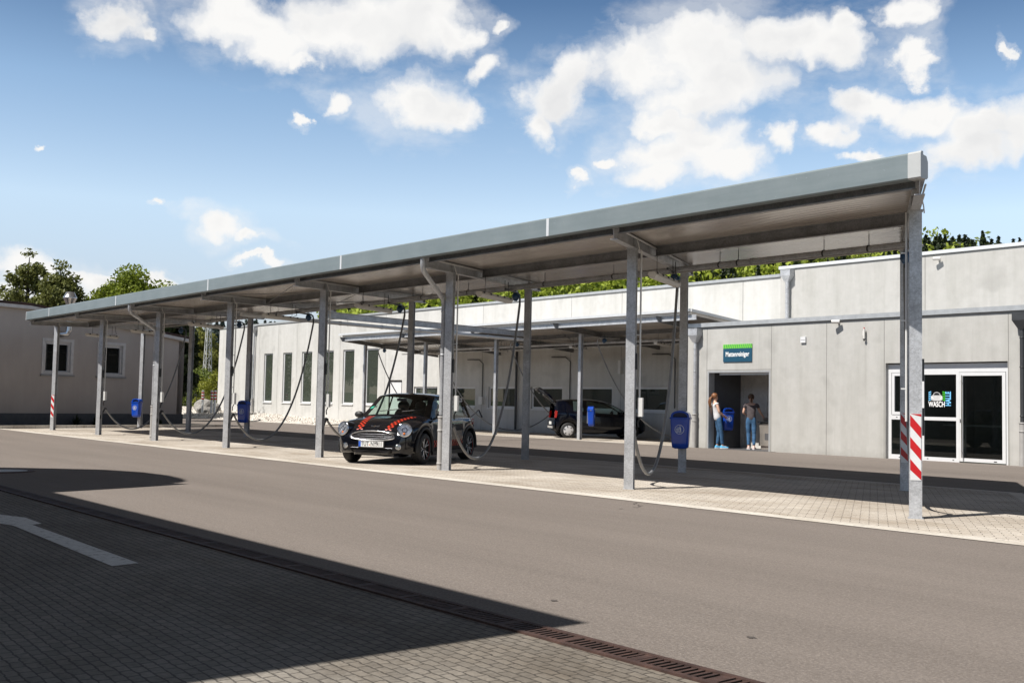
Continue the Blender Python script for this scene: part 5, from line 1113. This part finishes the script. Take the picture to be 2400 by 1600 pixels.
# front face: grille ring, slats, badge, lamps, plate, lower intake
def front_x(y,z):
    h=bvh.ray_cast(Vector((3,y,z)),Vector((-1,0,0))); return h[0].x if h[0] else 1.8
def onfront(pts,off=.006): return [(front_x(y,z)+off,y,z) for y,z in pts]
ring=[]
for k in range(33):
    a=2*PI*k/32; y=.47*math.copysign(abs(Co(a))**.75,Co(a)); z=.535+(.115*S(a) if S(a)>0 else .06*S(a)); ring.append((y,z))
mb=MB(); mb.tube(onfront(ring,.010),.014,8); mb.build('grille_ring','chrome',mini)
mb=MB(); inner=[(y*.96,.538+(z-.535)*.9) for y,z in ring[:-1]]; vv=onfront(inner,.004); mb.add(vv+[(front_x(0,.54)+.004,0,.54)],[(i,(i+1)%32,32) for i in range(32)]); mb.build('grille','matte_black',mini,fixn=False)
mb=MB()
for z,hw_ in ((.512,.43),(.550,.44),(.59,.40)):
    mb.tube(onfront([(hw_*f,z) for f in np.linspace(-1,1,13)],.008),.004,6)
mb.build('grille_slats','dark_chrome',mini)
mb=MB(); mb.tube(onfront([(.44*f,.325) for f in np.linspace(-1,1,11)],.004),.008,6); mb.build('intake_bar','dark_chrome',mini)
mb=MB(); iy=[(-.46,.32),(-.42,.24),(.42,.24),(.46,.32),(.40,.34),(-.40,.34)]; dense=[]
for i in range(6):
    for f in np.linspace(0,1,6)[:-1]: a_,b_=iy[i],iy[(i+1)%6]; dense.append((a_[0]+(b_[0]-a_[0])*f,a_[1]+(b_[1]-a_[1])*f))
vv=onfront(dense,.003); mb.add(vv+[(front_x(0,.30)+.004,0,.30)],[(i,(i+1)%30,30) for i in range(30)]); mb.build('lower_intake','matte_black',mini,fixn=False)
mb=MB(); px_=1.945; mb.box(px_,px_+.012,-.26,.26,.345,.455); pt=mb.build('number_plate','plate_white',mini)
mb=MB(); mb.box(px_+.0125,px_+.014,-.26,-.215,.347,.453); mb.build('plate_blue_band','plate_blue',pt)
# text reads left to right seen from the front: -Y is the viewer's left
text_mb('TUT',.13,(px_+.0165,-.125,.40),(0,1,0),(0,0,1),.68,.001,bold=.0).build('plate_lettering','plate_black',pt)
text_mb('NY',.13,(px_+.0165,.055,.40),(0,1,0),(0,0,1),.68,.001,bold=.0).build('plate_lettering','plate_black',pt)
text_mb('911',.13,(px_+.0165,.175,.40),(0,1,0),(0,0,1),.68,.001,bold=.0).build('plate_lettering','plate_black',pt)
mb=MB(); mb.cyl((px_+.0125,-.03,.385),(px_+.0145,-.03,.385),.012,12); mb.build('plate_seal','orange_lens',pt)
mb=MB(); mb.box(px_-.012,px_,-.28,.28,.33,.465); mb.build('plate_holder','black_plastic',mini)
for s_ in (-1,1):
    ht_=bvh.ray_cast(Vector((2.6,s_*.86,.93)),(Vector((1.66,s_*.60,.645))-Vector((2.6,s_*.86,.93))).normalized()); c=(ht_[0] if ht_[0] else Vector((1.75,s_*.6,.8))); nrm=Vector((.92,s_*.30,.22)).normalized(); c=c+nrm*.070-UP*.010
    mb=MB(); mb.lathe([(.138,-.004),(.143,.006),(.138,.018),(.124,.02)],c,nrm,32); hl=mb.build('headlight','chrome',mini)
    mb=MB(); mb.lathe([(.165,-.20),(.158,-.08),(.145,.002)],c,nrm,32); mb.build('lamp_shroud','car_black',hl)
    mb=MB(); mb.lathe([(0,.010),(.07,.011),(.115,.012),(.127,.015)],c,nrm,24); mb.build('reflector','lamp_reflector',hl)
    mb=MB(); mb.lathe([(.040,.013),(.046,.022),(.052,.013)],c,nrm,24); mb.build('bulb_ring','dark_chrome',hl)
    mb=MB(); mb.lathe([(0,.022),(.022,.020),(.026,.013)],c-UP*.075+Vector((.012,0,0)),nrm,14); mb.build('indicator','orange_lens',hl)
    mb=MB(); mb.lathe([(0,.032),(.06,.029),(.10,.022),(.13,.014)],c,nrm,24); mb.build('lens','lamp_glass',hl)
    fy=s_*.56; fx=front_x(fy,.36); mb=MB(); mb.lathe([(.052,-.02),(.056,.012),(.048,.014)],(fx,fy,.36),(1,s_*.35,0),20); fl_=mb.build('fog_light','chrome',mini)
    mb=MB(); mb.lathe([(0,.016),(.03,.012),(.048,.006)],(fx,fy,.36),(1,s_*.35,0),18); mb.build('lens','lamp_reflector',fl_)
    mb=MB(); mb.tube([(.86,s_*.25-.1,1.03),(.83,s_*.25+.12,1.055),(.79,s_*.25+.33,1.08)],.009,6); mb.build('wiper','black_plastic',mini)
# winged badge
bc=conform(bvh,[(1.78,0)],.006)[0]; mb=MB(); mb.cyl(bc,(bc[0]+.008,0,bc[2]+.012),.028,16)
for s_ in (-1,1): mb.add([(bc[0]+.004,s_*.03,bc[2]+.014),(bc[0]-.002,s_*.095,bc[2]+.024),(bc[0]+.006,s_*.085,bc[2]+.002),(bc[0]+.01,s_*.03,bc[2]-.004)],[(0,1,2,3)])
mb.build('badge','chrome',mini)
# checkered stripes on the bonnet
mb=MB(); cs=.058
for s_ in (-1,1):
    for i in range(0,17):
        for j in range(3):
            if (i+j)%2: continue
            xa=.97+i*.054; fl_in=.235+.16*(1-(i/17))**1.2
            y0_=s_*(fl_in+j*.043); y1_=s_*(fl_in+(j+1)*.043); sk=s_*(-.16*((1-(i+1)/17)**1.2)+.16*(1-(i/17))**1.2)
            p=conform(bvh,[(xa,y0_),(xa+.054,y0_-sk),(xa+.054,y1_-sk),(xa,y1_)],.005); mb.add(p,[(0,1,2,3)])
mb.build('bonnet_checks','check_red',mini,fixn=False)
mb=MB()
for s_ in (-1,1):
    for i in range(34):
        for j in range(3):
            x=-.85+i*.05; z=.33+j*.045
            if (i+j)%2 or abs(x)>.84: continue
            ys=[]
            for (a_,b_) in ((x,z),(x+.05,z),(x+.05,z+.045),(x,z+.045)):
                h=bvh.ray_cast(Vector((a_,s_*2,b_)),Vector((0,-s_,0))); ys.append((a_,(h[0].y if h[0] else s_*.83)+s_*.004,b_))
            mb.add(ys,[(0,1,2,3)])
mb.build('side_checks','check_red',mini,fixn=False)
for s_ in (-1,1):
    mb=MB(); h=bvh.ray_cast(Vector((-1.45,s_*2,.86)),Vector((0,-s_,0))); y=(h[0].y if h[0] else s_*.8)+s_*.004; mb.cyl((-1.42,y,.83),(-1.42,y+s_*.003,.83),.075,20); mb.build('round_sticker','sign_white',mini)
for s_ in (-1,1): mb=MB(); y=s_*.835; mb.lathe([(.05,0),(.07,.001),(.05,.002)],(-1.42,y+s_*.002,.83),(0,1,0),20); mb.build('sticker_ring','stripe_red',mini)
for s_ in (-1,1):
    mb=MB(); pts=[]
    for x in np.linspace(-1.45,.92,20):
        pts.append((x,s_*(interp(MS['w'],x)*.945+.004),interp(MS['belt'],x)+.006))
    mb.tube(pts,.009,6); mb.build('belt_trim','chrome',mini)
    mb=MB(); mb.box(.05,.2,min(s_*.825,s_*.85),max(s_*.825,s_*.85),.80,.825); mb.build('door_handle','chrome',mini)
    h=bvh.ray_cast(Vector((.98,s_*2,.72)),Vector((0,-s_,0))); mb=MB(); mb.box(.92,1.06,(h[0].y if h[0] else s_*.84)-.006,(h[0].y if h[0] else s_*.84)+.006,.70,.735); mb.build('side_vent','dark_chrome',mini)
    mb=MB(); mb.tube([(.88,s_*.825,.30),(.90,s_*.832,.6),(.93,s_*.80,.90)],.004,4); mb.tube([(-.42,s_*.825,.30),(-.42,s_*.828,.6),(-.42,s_*.79,.92)],.004,4); mb.build('door_gap','nozzle_plastic',mini)
mb=MB(); wz=[(.92,-.56,1.03),(.90,-.60,1.08)]; mb.add([(.80,-.60,1.07),(.80,-.53,1.085),(.73,-.52,1.13),(.73,-.59,1.115)],[(0,1,2,3)]); mb.build('windscreen_sticker','ink_green',mini,fixn=False)
mb=MB(); mb.tube([(-1.25,0,1.385),(-1.32,0,1.55)],.006,6); mb.build('aerial','black_plastic',mini)
flw=Vector((21.40,.66,0)); cm=flw-LV*.745-FD*1.235
mini.location=(cm.x,cm.y,0); mini.rotation_euler=(0,0,math.atan2(FD.y,FD.x))

# black hatchback with open boot
up2=empty('black_hatchback',(0,0,0),0,'small plain black hatchback with its boot lid raised, parked under the rear canopy','car')
US=dict(x0=-1.72,x1=1.82,xf=1.21,xr=-1.21,rw=.29,ra=.35,paint='car_blue_black',cuts=[1.12,.36,-1.02,-.64,-.50],open_rear=True,
 w=[(-1.72,.70),(-1.6,.78),(-1.2,.815),(0,.815),(1.21,.815),(1.5,.77),(1.7,.66),(1.82,.5)],
 top=[(-1.72,1.30),(-1.62,1.41),(-1.3,1.46),(-.6,1.485),(-.1,1.465),(.35,1.375),(.75,1.20),(1.12,.99),(1.3,.95),(1.55,.87),(1.72,.76),(1.82,.60)],
 belt=[(-1.72,1.00),(-1.4,1.02),(-1.0,1.0),(0,.93),(1.0,.90),(1.3,.87),(1.55,.78),(1.72,.66),(1.82,.54)],
 wr=[(-1.72,.56),(-1.3,.58),(0,.60),(.4,.58),(.8,.68),(1.12,.73),(1.4,.68),(1.7,.5),(1.82,.36)],
 bot=[(-1.72,.32),(-1.5,.22),(-1.2,.17),(1.4,.17),(1.65,.2),(1.82,.3)],crown=[(-1.7,.06),(0,.06),(.42,.05),(1.2,.05),(1.8,.05)],
 side_glass=[(-1.02,-.64),(-.50,.98)],top_glass=[(.37,1.10)])
ub,ug=car_body(US,up2)
bvh2=BVHTree.FromObject(ub,bpy.context.evaluated_depsgraph_get())
for x,s_ in ((1.21,-1),(1.21,1),(-1.21,-1),(-1.21,1)): wheel(up2,x,s_*.725,.29,.175,'disc',s_)
mb=MB(); mb.box(-1.60,1.1,-.6,.6,.30,.36); mb.box(.85,1.08,-.64,.64,.72,.92); mb.box(-.95,-.92,-.6,.6,.36,1.0); mb.build('dashboard','seat_fabric',up2)
for y in (-.32,.32): seat(up2,.1,y)
mb=MB(); mb.lathe([(.17,-.012),(.19,0),(.17,.012),(.165,0),(.17,-.012)],(.62,.33,.90),(-.9,0,.42),24); mb.build('steering_wheel','black_plastic',up2)
mirror(up2,.80,-.78,.96,-1,'car_blue_black'); mirror(up2,.80,.78,.96,1,'car_blue_black')
for s_ in (-1,1):
    mb=MB(); mb.prism([(-1.735,.76),(-1.725,.98),(-1.70,1.04),(-1.63,1.0),(-1.645,.86),(-1.67,.76)],(0,s_*.785,0),(1,0,0),(0,0,1),(0,-s_*.10,0)); mb.build('tail_light','lens_red',up2)
    mb=MB(); mb.box(1.62,1.74,min(s_*.62,s_*.46),max(s_*.62,s_*.46),.62,.74); mb.build('headlight','lamp_reflector',up2)
    mb=MB(); mb.box(.0,.16,min(s_*.808,s_*.835),max(s_*.808,s_*.835),.78,.80); mb.build('door_handle','car_blue_black',up2)
    mb=MB(); mb.tube([(.9,s_*.813,.28),(.93,s_*.815,.6),(.95,s_*.78,.88)],.004,4); mb.tube([(-.25,s_*.813,.28),(-.25,s_*.815,.6),(-.2,s_*.78,.93)],.004,4); mb.build('door_gap','nozzle_plastic',up2)
# rear bumper, plate, boot opening frame
mb=MB(); mb.prism([(-.74,.34),(.74,.34),(.78,.50),(.76,.66),(-.76,.66),(-.78,.50)],(-1.72,0,0),(0,1,0),(0,0,1),(-.06,0,0)); mb.build('rear_bumper','car_blue_black',up2)
mb=MB(); mb.box(-1.795,-1.781,-.26,.26,.50,.61); mb.build('number_plate','plate_white',up2)
mb=MB(); mb.box(-1.80,-1.781,-.6,.6,.36,.44); mb.build('bumper_insert','grey_plastic',up2)
mb=MB(); mb.box(-1.70,-1.60,-.62,.62,.64,.70); mb.box(-1.60,-.95,-.58,.58,.60,.62); mb.build('boot_floor','trim_black',up2)
# raised lid: hinged at roof rear edge, tilted up and back
hx,hz=-1.66,1.40; lid=MB(); an=R(36); du=Vector((-Co(an),0,S(an))); nn=Vector((S(an),0,Co(an))); L=.84
pr=[(0,.0),(.38,.03),(.62,.05),(.80,.02),(L,-.05)]
vs=[]
for s0,off in pr:
    wdt=.56+.12*min(1,s0/.45)
    for y in (-wdt,-wdt*.6,0,wdt*.6,wdt): vs.append(tuple(Vector((hx,y,hz))+du*s0+nn*(off+.03*(1-(y/wdt)**2))))
n1=len(vs)
vs+= [tuple(Vector(v)-nn*.07) for v in vs]; fs=[]
for i in range(4):
    for j in range(4):
        a=i*5+j; fs+=[(a,a+1,a+6,a+5),(n1+a+5,n1+a+6,n1+a+1,n1+a)]
for i in range(4): fs+=[(i*5,i*5+5,n1+i*5+5,n1+i*5),(i*5+4,n1+i*5+4,n1+i*5+9,i*5+9)]
for j in range(4): fs+=[(j,n1+j,n1+j+1,j+1),(20+j,20+j+1,n1+20+j+1,n1+20+j)]
lid.add(vs,fs); lo_=lid.build('boot_lid','car_blue_black',up2)
mb=MB(); c=Vector((hx,0,hz))+du*.30-nn*.075; mb.obox(c,du*.16,(0,.34,0),nn*.006); mb.obox(Vector((hx,0,hz))+du*.72-nn*.08,du*.05,(0,.3,0),nn*.02); mb.build('lid_lining','trim_black',lo_)
mb=MB(); mb.cyl(tuple(Vector((hx,.0,hz))+du*.80-nn*.05),tuple(Vector((hx,.0,hz))+du*.80-nn*.10),.04,12); mb.obox(Vector((hx,-.3,hz))+du*.5-nn*.085,du*.03,(0,.06,0),nn*.01); mb.obox(Vector((hx,.25,hz))+du*.60-nn*.085,du*.02,(0,.10,0),nn*.01); mb.build('lid_latch','rim_silver',lo_)
mb=MB()
for s_ in (-1,1): mb.tube([(-1.62,s_*.60,1.12),tuple(Vector((hx,s_*.60,hz))+du*.42-nn*.05)],.014,8)
mb.build('gas_strut','dark_chrome',up2)
hd=R(33); F2=Vector((S(hd),Co(hd),0)); L2=Vector((-F2.y,F2.x,0)); rrw=Vector((8.72,16.15,0)); cu_=rrw+L2*.725+F2*1.21
up2.location=(cu_.x,cu_.y,0); up2.rotation_euler=(0,0,math.atan2(F2.y,F2.x))

# ------------------------------------------------------------------ people
def skin_mesh(name,nodes,edges,mat,parent,sub=2):
    me=bpy.data.meshes.new(name); me.from_pydata([n[0] for n in nodes],edges,[]); o=bpy.data.objects.new(name,me); col.objects.link(o)
    md=o.modifiers.new('s','SKIN'); md.use_smooth_shade=True
    for v,n in zip(me.skin_vertices[0].data,nodes): v.radius=(n[1],n[2] if len(n)>2 else n[1])
    me.skin_vertices[0].data[0].use_root=True
    ss=o.modifiers.new('u','SUBSURF'); ss.levels=sub; ss.render_levels=sub
    bpy.context.view_layer.update(); dg=bpy.context.evaluated_depsgraph_get(); m2=bpy.data.meshes.new_from_object(o.evaluated_get(dg)); m2.materials.clear(); m2.materials.append(M[mat])
    for p in m2.polygons: p.use_smooth=True
    o.modifiers.clear(); o.data=m2; bpy.data.meshes.remove(me); o.parent=parent; return o
def person(loc,rz,J,label,hair,top,shoes,skin,sleeve,ponytail=True,shirt_loose=.0):
    t=empty('person',loc,rz,label,'person'); V=lambda k:tuple(J[k])
    nodes=[];idx={}
    def nd(k,p,r,r2=None): idx[k]=len(nodes); nodes.append((tuple(p),r,r2 if r2 else r)); return idx[k]
    E=[]
    nd('pelvis',V('pelvis'),.098,.08); nd('waist',V('waist'),.100,.078); nd('chest',V('chest'),.13,.095); nd('neck0',V('neck'),.055); nd('neck1',tuple(Vector(V('neck')).lerp(Vector(V('head')),.45)),.045); 
    E+=[(0,1),(1,2),(2,3),(3,4)]
    H=Vector(V('head')); fdir=Vector(J['face']).normalized(); updir=Vector((0,0,1))
    nd('head0',H+Vector((0,0,-.03))+fdir*.01,.062,.07); nd('head1',H+Vector((0,0,.05)),.075,.085); nd('head2',H+Vector((0,0,.105)),.05,.06); E+=[(4,5),(5,6),(6,7)]
    for s_ in ('l','r'):
        a=nd('sh'+s_,V('sh'+s_),.052); b=nd('el'+s_,V('el'+s_),.038); c=nd('wr'+s_,V('wr'+s_),.026); E+=[(2,a),(a,b),(b,c)]
        wr=Vector(V('wr'+s_)); hdv=(wr-Vector(V('el'+s_))).normalized(); hdv=(hdv+Vector(J.get('hand'+s_,hdv))).normalized(); sd_=hdv.cross(Vector((0,0,1)) if abs(hdv.z)<.9 else Vector((0,1,0))).normalized()
        pm=nd('pm'+s_,wr+hdv*.05,.032,.018); E.append((c,pm))
        for k,off in enumerate((-.028,-.01,.01,.027)):
            L=(.075,.085,.08,.062)[k]; f0=nd('f%d%s'%(k,s_),wr+hdv*.09+sd_*off,.010); f1=nd('g%d%s'%(k,s_),wr+hdv*(.09+L*.55)+sd_*off*1.15-updir*.008,.009); f2=nd('h%d%s'%(k,s_),wr+hdv*(.09+L*.9)+sd_*off*1.15-updir*.03,.0075); E+=[(pm,f0),(f0,f1),(f1,f2)]
        t0=nd('t'+s_,wr+hdv*.055+sd_*-.045,.011); t1=nd('u'+s_,wr+hdv*.095+sd_*-.06-updir*.012,.009); E+=[(pm,t0),(t0,t1)]
        hp=nd('hip'+s_,V('hip'+s_),.070,.070); kn=nd('kn'+s_,V('kn'+s_),.056); an_=nd('an'+s_,V('an'+s_),.036); toe=Vector(V('an'+s_))+Vector(J['toe'+s_]).normalized()*.14; to=nd('to'+s_,(toe.x,toe.y,max(V('an'+s_)[2]-.05,.03)),.034,.022); E+=[(0,hp),(hp,kn),(kn,an_),(an_,to)]
    skin_mesh('body',nodes,E,skin,t,2)
    # face features on the body side of the head
    sdv=fdir.cross(updir).normalized(); mb=MB(); mb.lathe([(0,.022),(.010,.010),(.015,-.01)],H+Vector((0,0,.03))+fdir*.078,fdir+Vector((0,0,-.3)),10); mb.build('nose',skin,t)
    mb=MB()
    for q in (-1,1): mb.lathe([(0,.006),(.008,.004),(.010,-.004)],H+Vector((0,0,.055))+fdir*.076+sdv*q*.03,fdir,8)
    mb.build('eyes','nozzle_plastic',t); mb=MB(); mb.obox(H+Vector((0,0,-.012))+fdir*.075,sdv*.02,fdir*.005,(0,0,.005)); mb.build('mouth','lens_red',t)
    for q in (-1,1): mb=MB(); mb.lathe([(0,.012),(.018,.008),(.022,-.008)],H+Vector((0,0,.035))+sdv*q*.075,sdv*q,10); mb.build('ear',skin,t)
    # hair: cap with strands
    hb=Vector(H)+Vector((0,0,.065))-fdir*.018; bm=bmesh.new(); bmesh.ops.create_uvsphere(bm,u_segments=28,v_segments=18,radius=1); mb=MB(); vs=[]; keep=[]
    for v in bm.verts:
        d=v.co.copy(); rad=Vector((d.x*.092,d.y*.105,d.z*.098)); w_=1+.05*S(math.atan2(d.y,d.x)*17+d.z*4); p=hb+(sdv*d.x*.093+fdir*d.y*.108+updir*d.z*.10)*w_; vs.append(p); keep.append(not (d.y>.35 and d.z<.42) and d.z>-.75)
    fs=[[q.index for q in f.verts] for f in bm.faces if all(keep[q.index] for q in f.verts)]; mb.add(vs,fs,True); hcap=mb.build('hair',hair,t); bm.free()
    tl=J['tail']; mb=MB(); r_=random.Random(3)
    for k in range(26):
        ph=r_.uniform(0,2*PI); rr=r_.uniform(0,1); pts=[]
        for i,(p,wd) in enumerate(tl): pts.append(Vector(p)+Vector((Co(ph+i*.3),S(ph+i*.3),0))*wd*rr+Vector((r_.gauss(0,.004),r_.gauss(0,.004),0)))
        mb.tube(pts,.008,5,radii=[.008]+[.010]*(len(pts)-2)+[.002])
    mb.build('ponytail',hair,hcap)
    # shirt
    nodes=[];E=[]; P_=Vector(V('pelvis')); Wt=Vector(V('waist')); Cc=Vector(V('chest')); Nn=Vector(V('neck'))
    nodes+= [(tuple(P_+Vector(J.get('hem',(0,0,.0)))-Vector((0,0,.05))),.162+shirt_loose,.138+shirt_loose),(tuple(Wt),.128+shirt_loose*.7,.105+shirt_loose*.5),(tuple(Cc),.146,.112),(tuple(Cc.lerp(Nn,.62)),.088,.075)]; E+=[(0,1),(1,2),(2,3)]
    for s_ in ('l','r'):
        a=len(nodes); sh_=Vector(V('sh'+s_)); el_=Vector(V('el'+s_)); nodes.append((tuple(sh_),.064)); nodes.append((tuple(sh_.lerp(el_,sleeve)),.060)); E+=[(2,a),(a,a+1)]
    sh=skin_mesh('shirt',nodes,E,top,t,2)
    for v in sh.data.vertices:
        n_=noise.noise(Vector((v.co.x*9,v.co.y*9,v.co.z*16)))*.012; v.co+=v.normal*n_
    # jeans
    nodes=[(tuple(P_+Vector((0,0,.13))),.128,.104),(tuple(P_+Vector((0,0,.03))),.136,.112)];E=[(0,1)]
    for s_ in ('l','r'):
        hp=Vector(V('hip'+s_))-Vector((0,0,.05));kn=Vector(V('kn'+s_));an_=Vector(V('an'+s_)); a=len(nodes); nodes+=[(tuple(hp),.086,.092),(tuple(hp.lerp(kn,.5)),.086),(tuple(kn),.066),(tuple(kn.lerp(an_,.35)),.064),(tuple(kn.lerp(an_,.93)),.050)]; E+=[(1,a),(a,a+1),(a+1,a+2),(a+2,a+3),(a+3,a+4)]
    jn=skin_mesh('jeans',nodes,E,'jeans',t,2)
    for v in jn.data.vertices: v.co+=v.normal*noise.noise(Vector((v.co.x*12,v.co.y*12,v.co.z*22)))*.008
    for s_ in ('l','r'):
        an_=Vector(V('an'+s_)); td=Vector(J['toe'+s_]).normalized(); sd2=td.cross(updir).normalized(); zb_=max(an_.z-.08,0); sn=[(-.07,.030,.05),(-.03,.040,.085),(.03,.042,.075),(.10,.044,.045),(.16,.040,.035),(.19,.022,.022)]
        mb=MB(); vs=[]
        for sx_,w_,h_ in sn:
            c_=Vector((an_.x,an_.y,zb_))+td*sx_
            for k in range(10): a=PI*k/9; vs.append(c_+sd2*Co(a)*w_+updir*(S(a)**.8*h_+.022))
        mb.add(vs,[(i*10+k,i*10+k+1,i*10+11+k,i*10+10+k) for i in range(5) for k in range(9)]+[tuple(range(10)),tuple(range(50,60))],True); so_=mb.build('shoe',shoes,t)
        mb=MB(); 
        ol=[(c[0],c[1]*1.06) for c in sn]; poly=[(a,b) for a,b in ol]+[(a,-b) for a,b in ol[::-1]]; mb.prism(poly,Vector((an_.x,an_.y,zb_)),td,sd2,(0,0,.024)); mb.build('sole','shoe_sole',so_)
    return t
# woman leaning on the door jamb, looking to the right. local: +Y forward, +X her right
J=dict(pelvis=(0,.04,.93),waist=(0,.0,1.08),chest=(.0,-.055,1.27),neck=(0,-.07,1.43),head=(0,-.055,1.535),face=(-.12,1,-.18),
 shl=(-.165,-.06,1.38),shr=(.165,-.06,1.38),ell=(-.21,-.02,1.10),elr=(.215,.0,1.12),wrl=(-.10,.17,1.00),wrr=(.12,.18,1.02),handl=(.5,.6,-.2),handr=(-.5,.6,-.2),
 hipl=(-.085,.05,.88),hipr=(.085,.05,.88),knl=(-.09,.10,.49),knr=(.08,.12,.49),anl=(-.11,.05,.085),anr=(.05,.17,.085),toel=(-.15,1,0),toer=(.1,1,0),hem=(0,.0,-.06),
 tail=[((0,-.15,1.60),.035),((0,-.21,1.54),.05),((.01,-.235,1.43),.05),((.015,-.225,1.33),.04),((.01,-.21,1.24),.012)])
person((17.20,14.62,0),R(-32),J,'woman with long reddish ponytail in white sleeveless top and blue jeans leaning in the doorway','hair_red','shirt_white','shoe_blue','skin_pale',.16,True,.012)
J=dict(pelvis=(0,0,.93),waist=(0,.02,1.08),chest=(.0,.03,1.27),neck=(0,.03,1.43),head=(0,.055,1.53),face=(.1,1,-.35),
 shl=(-.17,.02,1.38),shr=(.17,.03,1.38),ell=(-.235,.02,1.11),elr=(.27,.14,1.14),wrl=(-.16,.24,1.06),wrr=(.38,.33,.99),handl=(.3,1,0),handr=(.3,.6,-.3),
 hipl=(-.085,0,.88),hipr=(.085,0,.88),knl=(-.075,.02,.49),knr=(.095,-.03,.49),anl=(-.07,-.03,.085),anr=(.09,-.12,.085),toel=(-.1,1,0),toer=(.25,1,0),hem=(0,0,-.06),
 tail=[((0,-.06,1.60),.03),((0,-.10,1.55),.028),((0,-.10,1.48),.022),((0,-.09,1.42),.008)])
person((17.96,15.32,0),R(38),J,'woman with brown ponytail in dark grey shirt reaching towards the machine','hair_brown','shirt_dark','shoe_pale','skin_pale',.5,True,.006)
